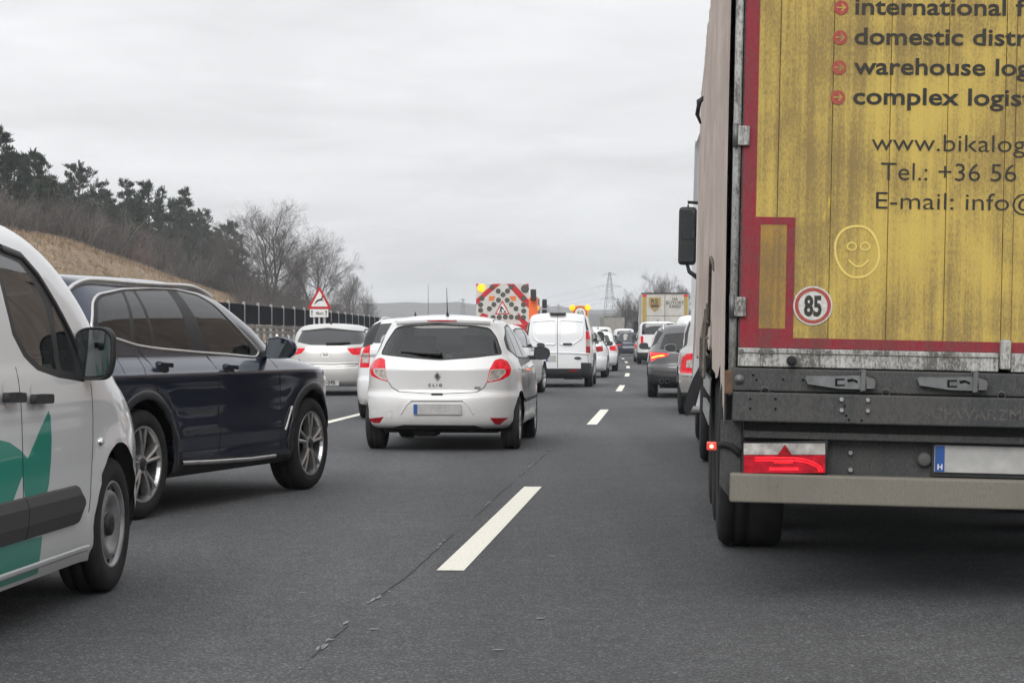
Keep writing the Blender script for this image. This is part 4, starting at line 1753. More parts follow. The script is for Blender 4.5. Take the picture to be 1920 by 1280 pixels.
v.mirror(3.02, 1.150, .170, .240, .16, M_black, out=-.025, arm=.12, shape=[(0.0, 0.0), (0.0, 0.9), (0.25, 1.0), (0.8, 1.0), (1.0, 0.85), (1.0, 0.35), (0.85, 0.0)])
v.cabin(2.35, 1.4, 1.0, hz=.22)

# ------------------------------------------------------------------ dark blue SUV
BX, BY, BH = -3.661, 13.01, 0.305


def bmw_warp(x, y, z):
    if abs(x) > 0.55:
        s_ = 1 if x > 0 else -1
        x += s_ * (-.016 * math.exp(-((z - .70) / .14) ** 2) + .008 * math.exp(-((z - .962) / .02) ** 2) - .012 * math.exp(-((z - .43) / .05) ** 2) + 0.012 * math.exp(-((z - .33) / .04) ** 2))
    return x, y, z


b = Car('dark_suv', (BX, BY, 0), BH, [
    (.25, .87, .28, 4.46, 4, 3.4), (.31, .915, .16, 4.58, 4, 3.4), (.45, .935, .06, 4.66, 4, 3.4), (.62, .942, .02, 4.70, 4, 3.4), (.80, .944, 0, 4.70, 4, 3.4), (.90, .945, .01, 4.67, 4, 3.4), (.965, .945, .02, 4.58, 4, 3.5),
    (.985, .938, .03, 4.47, 4, 3.7), (1.02, .917, .045, 4.25, 4, 4), (1.055, .890, .06, 3.95, 4, 4.4), (1.08, .870, .075, 3.70, 4, 4.8), (1.10, .860, .09, 3.56, 4, 5.5), (1.13, .853, .10, 3.49, 4, 6), (1.22, .834, .15, 3.33, 4.1, 6.5), (1.32, .803, .22, 3.14, 4.2, 7), (1.42, .758, .31, 2.93, 4.3, 7), (1.48, .720, .36, 2.80, 4.4, 7.5),
    (1.56, .658, .43, 2.57, 4.6, 7.5), (1.605, .608, .46, 2.38, 4.6, 7), (1.632, .54, .48, 2.20, 4.6, 6), (1.652, .40, .58, 1.96, 4.6, 5), (1.665, .20, .75, 1.7, 4.4, 5), (1.668, .02, .9, 1.5, 4.4, 5)],
    P_navy, M=70, res=0.045, arches=(0.985, 3.845), arch_R=0.425, wheel_z=0.385, flare=0.02, warp=bmw_warp, sill=0.36, sill_mat=M_black)
tag(b.root, 'dark blue SUV with chrome window trim and roof rails, turned across the lane', 'suv')
dlo = b.pix([(171, 612), (172, 566), (182, 552), (228, 542), (280, 540), (327, 542), (369, 552), (400, 570), (426, 596), (458, 629), (487, 660), (480, 670), (430, 665), (374, 661), (296, 654), (257, 648), (210, 633), (180, 622)], 'R')
fdoor = b.pix([(387, 664), (406, 690), (411, 730), (413, 800), (413, 862), (470, 857), (527, 850), (528, 770), (525, 698), (505, 672), (484, 664), (455, 632), (424, 600), (396, 572), (366, 554), (333, 545)], 'R')
rdoor = b.pix([(386, 664), (405, 690), (410, 730), (412, 800), (412, 862), (350, 868), (318, 835), (306, 775), (294, 721), (281, 680), (258, 652), (242, 600), (230, 545), (280, 542), (331, 545)], 'R')
fid = b.cut('S', fdoor, 'front_door', P_navy, only=None)
rid = b.cut('S', rdoor, 'rear_door', P_navy)
dlo = rpoly(dlo, .05, 2)
b.cut('S', dlo, 'window_surround', M_black)
for nm, pl, gm in (('quarter_window', [(183, 610), (183, 568), (192, 557), (228, 548.5), (245, 638), (226, 633), (195, 622)], G_dark), ('rear_door_window', [(233, 547), (249, 546.5), (286, 651), (252, 643)], G_dark),
                   ('rear_door_window', [(254, 546), (313, 545), (360, 657), (292, 651)], G_dark), ('front_door_window', [(331, 546), (364, 552), (395, 570), (423, 597), (451, 627), (470, 654), (468, 666), (390, 661)], G_clear)):
    b.cut('S', rpoly(b.pix(pl, 'R'), .012, 2), nm, gm)
b.cut('F', rpoly([(-.72, 1.15), (.72, 1.15), (.60, 1.54), (-.60, 1.54)], .06), 'windscreen', G_clear)
b.cut('B', rpoly([(-.66, 1.12), (.66, 1.12), (.56, 1.48), (-.56, 1.48)], .06), 'rear_window', G_dark)
b.cut('B', rpoly([(-.93, .86), (-.52, .90), (-.50, 1.0), (-.93, 1.04)], .03), 'tail_lamp', M_red_faint)
b.cut('B', rpoly([(.93, .86), (.52, .90), (.50, 1.0), (.93, 1.04)], .03), 'tail_lamp', M_red_faint)
b.cut('F', rpoly([(-.90, .72), (-.45, .74), (-.45, .86), (-.90, .88)], .03), 'headlamp', M_clear)
b.cut('F', rpoly([(.90, .72), (.45, .74), (.45, .86), (.90, .88)], .03), 'headlamp', M_clear)
cap = rpoly(b.pix([(218, 667), (258, 667), (271, 690), (271, 709), (236, 709)], 'R'), .03, 3)
lines = [b.pix(q, 'R') for q in ([(387, 666), (406, 690), (411, 730), (413, 800), (413, 856)], [(258, 652), (281, 680), (294, 721), (303, 760)], [(503, 671), (525, 698), (528, 770), (527, 846)], [(330, 860), (413, 858), (527, 848)])]
chr_ = b.pix([(340, 868), (400, 865), (470, 860), (515, 854)], 'R')
vent = b.pix([(547, 762), (541, 782), (534, 806)], 'R')
vent2 = b.pix([(543, 764), (537, 782), (531, 802)], 'R')
hbars = [b.pix(q, 'R') for q in ([(290, 685), (321, 691)], [(416, 690), (443, 694)])]
b.finish(inner=0.85)
b.strip('R', dlo, .021, .008, M_satin, 'window_trim', closed=True, step=.03)
b.strip('L', dlo, .021, .008, M_satin, 'window_trim', closed=True, step=.03)
b.strip('R', cap, .006, .001, M_gap, 'fuel_flap_gap', closed=True)
for ln in lines:
    b.strip('R', ln, .008, .0015, M_gap, 'door_gap')
b.strip('R', chr_, .030, .016, M_satin, 'sill_trim')
b.strip('R', vent, .020, .014, M_satin, 'fender_vent_trim')
b.strip('R', vent2, .022, .006, M_black, 'fender_vent')
for (p, q), did in zip(hbars, (rid, fid)):
    h, nn = b.hit('R', (p[0] + q[0]) / 2, (p[1] + q[1]) / 2)
    zc = (p[1] + q[1]) / 2
    yc = (p[0] + q[0]) / 2
    # recess ring and grip
    V, F = [], []
    n = 20
    for i in range(n):
        a = 2 * math.pi * i / n
        hh, nn = b.hit('R', yc - .01 + .085 * math.cos(a), zc + .04 * math.sin(a))
        V.append(tuple(hh + nn * .0018))
    hh, nn = b.hit('R', yc, zc)
    V.append(tuple(hh + nn * .003))
    for i in range(n):
        F.append((i, (i + 1) % n, n))
    ho = mk('handle_recess', V, F, M_gap, b.made[did[0]], smooth=True)
    MB().prism(rpoly([(yc - .10, zc + .004), (yc + .09, zc - .004), (yc + .09, zc + .026), (yc - .10, zc + .034)], .015, 3), h.x + .012, h.x + .036, 'x').build('door_handle', P_navy, b.made[did[0]], bevel=.008)
# wheel arch mouldings
M_arch = simple('arch_moulding', (0.018, 0.021, 0.028), 0.5, 0.1, 0.2)
for yc in b.arches:
    for sd in 'RL':
        pts = [(yc + .455 * math.cos(a), .385 + .455 * math.sin(a)) for a in [R(-12 + 204 * k / 22) for k in range(23)]]
        b.strip(sd, [p for p in pts if p[1] > .28], .062, .012, M_arch, 'arch_moulding', step=.06)
# roof rails
for sg_ in (1, -1):
    pts = [(sg_ * (.600 + .03 * math.sin(k / 24 * 3.14)), .50 + 2.16 * k / 24) for k in range(25)]
    b.strip('T', pts, .034, .034, M_satin, 'roof_rail', step=.05)
b.wheels((.985, 3.845), .372, .235, .262, 'double', M_alloy, x=.93)
b.floor(.22, .34, .5, .5)
b.mirror(3.0, 1.145, .235, .165, .17, P_navy, out=.045, arm=.06)
b.cabin(1.95, 1.0, 1.02, mat=simple('pale_leather', (0.10, 0.09, 0.08), .6))

# ------------------------------------------------------------------ silver-white hatchback ahead
CX, CY, CH = -.800, 21.8, .078
c = Car('silver_hatchback', (CX, CY, 0), CH, [
    (.235, .79, .14, 3.86, 3.4, 3), (.27, .835, .055, 3.95, 3.4, 3), (.36, .858, .012, 4.02, 3.3, 3), (.50, .862, 0.0, 4.03, 3.2, 3), (.595, .862, .012, 4.03, 3.2, 3), (.625, .858, .055, 4.02, 3.3, 3), (.65, .857, .078, 4.0, 3.4, 3), (.80, .853, .070, 3.95, 3.4, 3.2),
    (.885, .846, .064, 3.82, 3.4, 3.4), (.90, .842, .074, 3.76, 3.4, 3.5), (.95, .826, .120, 3.5, 3.5, 4), (1.0, .800, .165, 3.2, 3.6, 4.2), (1.03, .782, .190, 3.08, 3.6, 4.3), (1.20, .715, .325, 2.72, 3.8, 4.5), (1.33, .650, .425, 2.38, 4, 4.5),
    (1.395, .605, .455, 2.15, 4.2, 4.5), (1.425, .555, .475, 2.02, 4.2, 4.5), (1.452, .45, .535, 1.85, 4, 4.5), (1.472, .30, .68, 1.65, 4, 4.5), (1.483, .14, .85, 1.45, 4, 4.5), (1.485, .02, 1.0, 1.35, 4, 4.5)],
    P_silver, M=64, res=0.042, arches=(.66, 3.235), arch_R=0.335, wheel_z=0.31, flare=0.014, clean=True)
tag(c.root, 'silver white hatchback with pixel-blank plate and lit tail lamps in the middle lane', 'car')
tg = c.pix([(728, 715), (735, 726), (748, 734), (819, 738.5), (893, 735), (907, 727), (913, 717), (925, 676), (946, 664), (934, 632), (920, 611), (888, 604), (819, 600), (760, 603), (741, 610), (723, 640), (711, 663), (722, 674)], 'B')
tgi = c.cut('B', tg, 'tailgate', P_silver)
rw = c.pix([(743, 615), (760, 611), (819, 608), (887, 611), (918, 616), (930, 632), (941, 663), (887, 669.5), (825, 674), (773, 670), (715, 663), (726, 640)], 'B')
c.cut('B', rpoly(rw, .03, 2), 'rear_window', G_mid)
for pl, pl2 in (([(703, 674), (714, 670), (722, 673), (728, 716), (712, 711), (696, 704), (693, 692)], [(700, 691.5), (722, 691.5), (726.5, 713), (712, 708), (702, 700)]),
                ([(927, 675), (939, 671.5), (952, 676.5), (959, 690), (956, 704), (941, 712), (912.5, 718), (918, 692)], [(920.6, 693.5), (946.6, 692.4), (947.8, 699), (936.5, 709.4), (915, 715)])):
    tid = c.cut('B', rpoly(c.pix(pl, 'B'), .02, 3), 'tail_lamp', M_red_on)
    c.cut('B', rpoly(c.pix(pl2, 'B'), .015, 3), 'reversing_lamp', M_clear, tid)
for pl in ([(691, 781), (720, 781), (712, 793), (702, 793)], [(918, 783), (953, 783), (937, 796), (928, 795)]):
    c.cut('B', rpoly(c.pix(pl, 'B'), .008, 2), 'reflector', M_red_faint)
dif = c.pix([(722, 806), (737, 801), (757, 796), (890, 797), (905, 802), (918, 808), (918, 840), (722, 840)], 'B')
c.cut('B', dif, 'lower_bumper', M_black)
dl = [(3.0, .985), (1.6, .975), (.85, 1.0), (.52, 1.09), (.60, 1.22), (.95, 1.345), (1.6, 1.385), (2.05, 1.34), (2.5, 1.20)]
c.cut('S', rpoly(dl, .05, 3), 'window_surround', M_black)
for nm, pl, gm in (('quarter_window', [(.62, 1.085), (.90, 1.03), (.98, 1.325), (.70, 1.22)], G_mid), ('rear_door_window', [(.98, 1.02), (1.72, 1.0), (1.62, 1.36), (1.05, 1.34)], G_mid), ('front_door_window', [(1.82, 1.0), (2.85, 1.005), (2.5, 1.17), (2.05, 1.315), (1.72, 1.358)], G_clear)):
    c.cut('S', rpoly(pl, .03, 3), nm, gm)
c.cut('F', rpoly([(-.66, 1.04), (.66, 1.04), (.54, 1.37), (-.54, 1.37)], .06), 'windscreen', G_clear)
q_len = [rpoly(c.pix(pl, 'B'), .015, 3) for pl in ([(700, 691.5), (722, 691.5), (726.5, 713), (712, 708), (702, 700)], [(920.6, 693.5), (946.6, 692.4), (947.8, 699), (936.5, 709.4), (915, 715)])]
q_gap = c.pix([(728, 715), (735, 726), (748, 734), (819, 738.5), (893, 735), (907, 727), (913, 717)], 'B')
q_em = c.pix([(820, 705)], 'B')[0]
q_bl = c.pix([(802, 601), (858, 602), (858, 607), (802, 606)], 'B')
q_wp = c.pix([(826, 666), (790, 664), (752, 660)], 'B')
q_rec = c.pix([(751, 776), (763, 757), (770, 752), (868, 752), (876, 757), (888, 776)], 'B')
q_pl = c.pix([(820, 767)], 'B')[0]
q_tow = c.pix([(724, 771), (735, 771), (735, 783), (724, 783)], 'B')
c.finish(inner=0.80)
c.strip('B', q_gap, .008, .0015, M_gap, 'tailgate_gap', parent=c.made[tgi])
c.strip('B', rpoly(rw, .03, 2), .022, .004, M_black, 'window_seal', closed=True, parent=c.made[tgi])
c.strip('B', q_rec[:3], .020, .007, P_silver, 'plate_recess_edge')
c.strip('B', q_rec[3:], .020, .007, P_silver, 'plate_recess_edge')
c.strip('B', q_rec[2:4], .010, .004, M_gap, 'recess_top_shade')  # dark strip paints the shade along the plate recess's top edge
M_pale_rim = simple('lamp_inner_rim', (.72, .66, .64), .3, .3)
for pl in q_len:
    c.strip('B', pl, .012, .003, M_pale_rim, 'lamp_rim', closed=True, step=.02)
for x_ in (-.545, .545):
    c.strip('T', [(x_, .62), (x_ * 1.02, 1.3), (x_ * .98, 2.05)], .012, .001, M_gap, 'roof_seam')
c.strip('B', q_tow, .003, .0008, M_grime_black, 'tow_eye_cover', closed=True)
# brake lamp and roof lip
x0, x1 = q_bl[0][0], q_bl[1][0]
hp, _ = c.hit('B', 0, q_bl[0][1] - .01)
sp_ = MB()
n = 14
V, F = [], []
for i in range(n + 1):
    x = -.52 + 1.04 * i / n
    h, nn = c.hit('B', x, 1.392 - .02 * (x / .52) ** 2)
    for dy, dz in ((.0, -.006), (-.032, .004), (-.034, .030), (-.02, .040), (.06, .048)):
        V.append((x, h.y + dy, h.z + dz))
for i in range(n):
    for k in range(4):
        F.append((i * 5 + k, i * 5 + 5 + k, i * 5 + 6 + k, i * 5 + k + 1))
F.append((0, 1, 2, 3, 4))
F.append(tuple(n * 5 + k for k in (4, 3, 2, 1, 0)))
mk('roof_lip', V, F, P_silver, c.made[tgi], smooth=False)
MB().box(-.165, .165, hp.y - .040, hp.y - .0, 1.398, 1.424).build('high_brake_lamp', M_red_faint, c.made[tgi], bevel=.005)
# emblem, lettering, wiper, aerial
em = [(q_em[0] + a * .034, q_em[1] + bq * .048) for a, bq in ((0, 1), (1, 0), (0, -1), (-1, 0))]
eo = c.decal('B', em, M_satin, 'emblem', .004, c.made[tgi], .010)
c.decal('B', [(q_em[0] + a * .017, q_em[1] + bq * .029) for a, bq in ((0, 1), (1, 0), (0, -1), (-1, 0))], M_grime_black, 'emblem_core', .0145, c.made[tgi], .002)
hh, _ = c.hit('B', 0, q_em[1] - .095)
rear_text('CLIO', q_em[0] - .10, hh.y - .006, q_em[1] - .11, .042, M_grime_black, c.made[tgi], spacing=1.9, bold=.001, depth=.002)
hh, _ = c.hit('B', .42, q_em[1] - .13)
rear_text('eco', q_em[0] + .40, hh.y - .006, q_em[1] - .135, .045, M_grime_black, c.made[tgi], bold=.001, depth=.002)
MB().box(q_em[0] - .06, q_em[0] + .06, .02, .06, .612, .628).build('handle_slot', M_gap, c.made[tgi])
pts = []
for (x, z), lf in zip(q_wp, (.03, .022, .012)):
    h, nn = c.hit('B', x, z)
    pts.append(h + nn * lf)
wp = MB().tube([pts[0] + Vector((.02, 0, .006)), pts[0], pts[1], pts[2]], [.018, .022, .014, .007], 8).build('rear_wiper', M_black, c.made[tgi], smooth=True)
h, nn = c.hit('T', .04, .62)
c_an = MB().tube([h + Vector((0, 0, -.01)), h + Vector((0, -.01, .02)), h + Vector((0, -.03, .05)), h + Vector((0, -.10, .31))], [.022, .014, .006, .003], 8)
c_an.build('aerial', M_black, c.root, smooth=True)
c.plate(q_pl[0], q_pl[1], .52, .112)
c.strip('R', [(1.05, .53), (1.78, .53)], .05, .014, M_black, 'side_rubbing_strip', both=True)
c.strip('R', [(1.84, .53), (2.95, .53)], .05, .014, M_black, 'side_rubbing_strip', both=True)
for pl in ([(1.80, .98), (1.80, .35)], [(2.92, .97), (2.98, .8), (2.95, .4)], [(1.0, 1.0), (.97, .8), (1.1, .55)]):
    c.strip('R', pl, .007, .0012, M_gap, 'door_gap', both=True)
for y in (1.12, 1.95):
    h, nn = c.hit('R', y, .88)
    MB().box(h.x - .005, h.x + .03, y - .09, y + .09, .868, .895).build('door_handle', P_silver, c.root, bevel=.008)
c.wheels((.66, 3.235), .302, .195, .195, 'seven', M_alloy, x=.842)
c.floor(.19, .30, .35, .3)
MB().box(-.30, -.02, .22, .55, .155, .24).build('silencer', M_under, c.root, bevel=.04)
c.mirror(2.72, 1.04, .20, .16, .15, M_black, out=.05, arm=.05)
c.cabin(1.75, .95, .93, mat=M_cloth)
# ================================================================== the queue ahead
def van_rings(L, hw, H, rr=.10, nose=.55, n=5.5):
    return [(.24, hw * .93, .10, L - .22, n, 3.2), (.34, hw * .985, .02, L - .07, n, 3.2), (.55, hw, 0, L, n, 3.2), (.85, hw, 0, L - .02, n, 3.2), (.98, hw * .995, .01, L - .12, n, 3.4), (1.06, hw * .985, .015, L - .35, n, 4), (1.12, hw * .975, .02, L - nose - .10, n, 5),
            (1.30, hw * .965, .03, L - nose - .35, n, 6), (H - .32, hw * .90, rr * .55, L - nose - .95, n, 6), (H - .14, hw * .83, rr * .9, L - nose - 1.25, n, 6), (H - .07, hw * .76, rr + .02, L - nose - 1.42, n, 6), (H - .03, hw * .60, rr + .10, L - nose - 1.7, n, 5), (H - .008, hw * .3, rr + .3, L - nose - 2.0, n, 5), (H, .02, rr + .5, L - nose - 2.2, n, 5)]


def std_car(name, label, cat, loc, heading, L, hw, H, mat, kind='car', group='vehicles queueing on the motorway', lamps=None, lamp_mat_=None, window=None, win_mat=None, side=True, wheelR=.32, sill=.0, rings=None, rails=False,
            style='five', mirror_mat=None, plate=True, wipe=True, M=40, res=.075, aerial=True, extra=None):
    if rings is None:
        rings = van_rings(L, hw, H) if kind == 'van' else two_box(L, hw, H)
    ya, yb = (.75, L - .88) if kind == 'van' else (L * .185, L - L * .20)
    s = Car(name, loc, heading, rings, mat, M=M, res=res, arches=(ya, yb), arch_R=wheelR + .055, wheel_z=wheelR + .015, flare=.012, sill=sill)
    tag(s.root, label, cat, group)
    belt = 1.12 if kind == 'van' else .99
    if extra:
        extra(s)
    if side:
        if kind == 'van':
            s.cut('S', rpoly([(L - 2.35, belt + .03), (L - 1.12, belt + .02), (L - 1.40, H - .40), (L - 1.75, H - .24), (L - 2.35, H - .24)], .05, 3), 'window', M_blackglass)
        else:
            t_ = H - .12
            s.cut('S', rpoly([(L * .735, belt + .02), (.75, belt + .04), (.50, belt + .12), (.66, t_ - .06), (1.1, t_), (L * .46, t_), (L * .56, t_ - .06), (L * .64, belt + .22)], .05, 3), 'window_surround', M_black)
            s.cut('S', rpoly([(L * .70, belt + .04), (L * .44, belt + .05), (L * .42, t_ - .03), (L * .47, t_ - .03), (L * .55, t_ - .09), (L * .62, belt + .22)], .03, 2), 'front_window', M_blackglass)
            s.cut('S', rpoly([(L * .415, belt + .05), (.80, belt + .08), (.70, belt + .15), (.84, t_ - .06), (1.15, t_ - .03), (L * .395, t_ - .03)], .03, 2), 'rear_side_window', M_blackglass)
    wt = H - .16
    s.cut('F', rpoly([(-hw * .78, belt + .08), (hw * .78, belt + .08), (hw * .66, H - .18), (-hw * .66, H - .18)], .06, 3), 'windscreen', M_blackglass)
    if window is not None:
        wp_ = s.pix(window, 'B') if window and window[0][0] > 20 else window
        if wp_:
            s.cut('B', rpoly(wp_, .04, 3), 'rear_window', win_mat or M_blackglass)
    elif kind != 'panel':
        wp_ = [(-hw * .72, belt + .06), (0, belt + .03), (hw * .72, belt + .06), (hw * .60, wt), (-hw * .60, wt)]
        s.cut('B', rpoly(wp_, .05, 3), 'rear_window', win_mat or M_blackglass)
    if lamps is None:
        lamps = [[(sg * a, z) for a, z in ((hw * .99, .74), (hw * .68, .78), (hw * .66, .92), (hw * .99, .97))] for sg in (1, -1)]
    for lp in lamps:
        pl = s.pix(lp, 'B') if lp[0][0] > 20 else lp
        s.cut('B', rpoly(pl, .02, 2), 'tail_lamp', lamp_mat_ or M_red_on)
    s.cut('F', rpoly([(-hw * .95, .68), (-hw * .5, .68), (-hw * .5, .82), (-hw * .95, .84)], .03, 2), 'headlamp', M_clear)
    s.cut('F', rpoly([(hw * .95, .68), (hw * .5, .68), (hw * .5, .82), (hw * .95, .84)], .03, 2), 'headlamp', M_clear)
    return s


def std_fit(s, wheelR=.32, kind='car', style='five', mirror_mat=None, H=1.5, plate=True, rails=False, aerial=True, mz=None, bumper=True, plate_z=None):
    L, hw = s.L, s.hw
    s.finish()
    ya, yb = s.arches
    s.wheels((ya, yb), wheelR, .20, wheelR * .64, style, None, x=hw - .015)
    s.floor(.20, .32)
    belt = 1.12 if kind == 'van' else .99
    if kind == 'van':
        s.mirror(L - 1.28, 1.26, .20, .27, .14, mirror_mat or M_black, out=.05, arm=.08)
    else:
        s.mirror(L * .655, mz or belt + .06, .21, .15, .15, mirror_mat or s.mat, out=.04, arm=.05)
    if plate:
        s.plate(0, plate_z or (.62 if kind != 'van' else .72))
    for pl in ([(L * .415, belt), (L * .415, .35)], [(L * .70, belt), (L * .72, .8), (L * .71, .4)], [(L * .24, belt + .05), (L * .235, .8), (L * .27, .6)]):
        if kind == 'car':
            s.strip('R', pl, .012, .002, M_gap, 'door_gap', both=True)
    if rails:
        for sg_ in (1, -1):
            pts = []
            for k in range(17):
                f = k / 16
                y = .75 + (L * .50 - .55) * f
                h, nn = s.hit('T', sg_ * hw * .63, y)
                pts.append((h.x, h.y, h.z + .055 * min(1, 5 * f, 5 * (1 - f))))
            MB().tube(pts, .02, 6).build('roof_rail', M_satin, s.root, smooth=True)
    if aerial:
        h, nn = s.hit('T', 0, .75)
        MB().tube([h + Vector((0, .05, -.01)), h + Vector((0, .0, .02)), h + Vector((0, -.06, .085))], [.03, .022, .004], 6).build('aerial', M_black, s.root, smooth=True)
    return s


def body_gap(s, pts, axis='B', w=.012):
    s.strip(axis, pts, w, .002, M_gap, 'tailgate_gap')


GQ = 'vehicles queueing on the motorway'
# ------------------------------------------------------------------ pale silver hatchback in the far-left lane
hy = std_car('silver_hatchback', 'pale silver hatchback with black rear spoiler edge in the far lane beside the deer sign', 'car', (-3.96, 43.0, 0), .072, 4.3, .885, 1.545, P_hyundai,
             rings=two_box(4.3, .885, 1.545, belt=1.06, hood=.96, rb=.13, rr=.42, roof_w=.70, nr=3.6), M=52, res=.05,
             window=[(566, 622), (615, 619), (694, 623), (692, 634), (679, 645), (639, 647.5), (582, 646.6), (557, 641)],
             lamps=[[(535, 652), (546, 649.5), (573, 652.3), (565.6, 662), (542.6, 668), (533, 664)], [(650, 653), (682, 651), (692, 652), (693, 666), (676, 666), (660, 664.6)]], lamp_mat_=M_red_on)
hy.cut('B', hy.pix([(564, 620), (615, 614), (697, 621), (695, 623.5), (615, 619.2), (566, 622.2)], 'B'), 'spoiler_edge', M_black)
hy.cut('B', hy.pix([(560, 727), (600, 728), (672, 724), (690, 730), (690, 760), (560, 760)], 'B'), 'lower_bumper', M_black)
h_gap = hy.pix([(560, 672), (566, 684), (579, 687.5), (625, 688.5), (665, 686), (676, 680), (680, 668)], 'B')
h_cr = hy.pix([(570, 681), (625, 682), (670, 680)], 'B')
h_em = hy.pix([(610, 664.6)], 'B')[0]
h_pl = hy.pix([(613, 716)], 'B')[0]
h_wp = hy.pix([(612, 646), (640, 644), (657, 643)], 'B')
std_fit(hy, H=1.545, plate=False, mz=1.08)
body_gap(hy, h_gap)
hy.strip('B', h_cr, .05, .008, P_hyundai, 'tailgate_crease')
ring = [(h_em[0] + .105 * math.cos(a), h_em[1] + .058 * math.sin(a)) for a in [2 * math.pi * k / 24 for k in range(24)]]
hy.strip('B', ring, .016, .010, M_chrome, 'emblem_ring', closed=True, step=.02)
hh, _ = hy.hit('B', h_em[0], h_em[1])
rear_text('H', h_em[0] - .045, hh.y - .012, h_em[1] - .038, .105, M_chrome, hy.root, 'emblem', bold=.003, sx=1.25, depth=.003)
po = hy.plate(h_pl[0], h_pl[1], .52, .15, band=False)
hh, _ = hy.hit('B', h_pl[0], h_pl[1])
rear_text('-546', h_pl[0] - .02, hh.y - .0145, h_pl[1] - .05, .15, M_ink, po, bold=.003, sx=.75)
pts = []
for (x, z), lf in zip(h_wp, (.035, .03, .02)):
    h, nn = hy.hit('B', x, z)
    pts.append(h + nn * lf)
MB().tube(pts, [.03, .024, .01], 6).build('rear_wiper', M_black, hy.root, smooth=True)

# ------------------------------------------------------------------ white estate half hidden by the hatchback
da = std_car('white_estate', 'white estate car with roof rails, half hidden behind the silver hatchback', 'car', (-1.53, 30.2, 0), .078, 4.45, .87, 1.545, P_white, M=50, res=.05, group=GQ,
             rings=two_box(4.45, .87, 1.545, belt=1.06, hood=.96, rb=.06, rr=.30, roof_w=.66, nr=4.6),
             window=[(698, 643), (711, 607), (745, 605), (800, 606), (800, 645)], win_mat=M_blackglass, lamps=[[(674.5, 689), (676.3, 673.7), (685, 646), (695, 645), (692.7, 689)]])
l2 = da.cut('B', da.pix([(679.6, 662), (692, 662), (691, 680), (678.6, 680)], 'B'), 'reversing_lamp', M_clear)
da.cut('B', rpoly([(.84, .74), (.70, .74), (.66, 1.15), (.78, 1.15)], .02, 2), 'tail_lamp', M_red_on)
da.cut('B', da.pix([(681, 646), (699, 645), (716, 602), (696, 602)], 'B'), 'rear_pillar', M_black)
std_fit(da, H=1.545, rails=True)

# ------------------------------------------------------------------ silver car whose nose shows right of the hatchback
sc_ = std_car('silver_car', 'silver car whose right front wheel shows between the hatchback and the white panel van', 'car', (-.83, 42.6, 0), .20, 4.35, .90, 1.56, P_silver, M=44, res=.06)
std_fit(sc_, H=1.56, mirror_mat=P_silver, wheelR=.335)

# ------------------------------------------------------------------ white panel van
tc_ = Car('white_panel_van', (1.13, 50.3, 0), .070, van_rings(4.42, .865, 1.86, rr=.16, n=5.5), P_white, M=50, res=.06, arches=(.75, 3.55), arch_R=.38, wheel_z=.335, flare=.01)
tag(tc_.root, 'white panel van with windowless double rear doors in the middle lane', 'van', GQ)
for sg_, pl in ((-1, [(981, 636), (986, 619), (989, 619), (987, 636)]), (1, [(1098, 620), (1104, 620), (1107, 636), (1107, 662), (1098.6, 662)])):
    tc_.cut('B', rpoly(tc_.pix(pl, 'B'), .01, 2), 'tail_lamp', M_red_on)
tc_.cut('B', rpoly([(-.86, .86), (-.79, .86), (-.76, 1.2), (-.84, 1.2)], .01, 2), 'tail_lamp', M_red_on)
tc_.cut('B', tc_.pix([(1099, 636), (1107, 636), (1107, 649), (1099, 649)], 'B'), 'reversing_lamp', M_clear)
tc_.cut('B', tc_.pix([(1099, 650), (1107, 650), (1107, 661), (1099, 661)], 'B'), 'reflector', M_red_faint)
tc_.cut('B', tc_.pix([(1096, 592), (1100, 592), (1104, 619), (1099, 619)], 'B'), 'corner_trim', M_black)
tc_.cut('B', [(-.80, 1.22), (-.75, 1.22), (-.70, 1.62), (-.74, 1.62)], 'corner_trim', M_black)
tc_.cut('B', [(-.95, .20), (.95, .20), (.95, .46), (.80, .47), (-.80, .47), (-.95, .46)], 'rear_bumper', M_black)
tc_.cut('S', [(-.05, .20), (.42, .20), (.40, .40), (.30, .60), (-.05, .62)], 'bumper_corner', M_black)
tc_.cut('S', rpoly([(2.10, 1.14), (3.32, 1.14), (3.02, 1.44), (2.60, 1.60), (2.10, 1.62)], .05, 3), 'window', M_blackglass)
tc_.cut('F', rpoly([(-.7, 1.18), (.7, 1.18), (.6, 1.6), (-.6, 1.6)], .05, 3), 'windscreen', M_blackglass)
tc_.finish()
tc_.strip('B', [(0, 1.78), (0, .48)], .014, .002, M_gap, 'door_gap')
for sg_ in (1, -1):
    tc_.strip('B', rpoly([(sg_ * .05, 1.06), (sg_ * .38, 1.07), (sg_ * .60, 1.22), (sg_ * .64, 1.60), (sg_ * .60, 1.64), (sg_ * .05, 1.66)], .05, 3), .034, .018, P_white, 'door_rib', closed=True)
    tc_.strip('B', [(sg_ * .02, .86), (sg_ * .30, .86), (sg_ * .76, .83)], .04, .02, P_white, 'door_crease')
    tc_.strip('B', [(sg_ * .70, 1.70), (sg_ * .745, 1.2), (sg_ * .76, .5)], .010, .002, M_gap, 'door_gap')
tc_.strip('R', [(1.0, 1.13), (1.9, 1.13)], .03, .004, M_gap, 'slide_rail', both=True)
tc_.decal('B', rpoly([(.13, 1.05), (.36, 1.05), (.36, 1.10), (.13, 1.10)], .02, 2), M_black, 'door_handle', .012, None, .02)
tc_.decal('B', [(.50 + .09 * math.cos(2 * math.pi * k / 20), .725 + .036 * math.sin(2 * math.pi * k / 20)) for k in range(20)], M_grime_black, 'oval_badge', .004)
tc_.plate(-.16, .72, .26, .15)
tc_.decal('B', [(.30, .40), (.48, .40), (.48, .435), (.30, .435)], M_red_faint, 'reflector', .003)
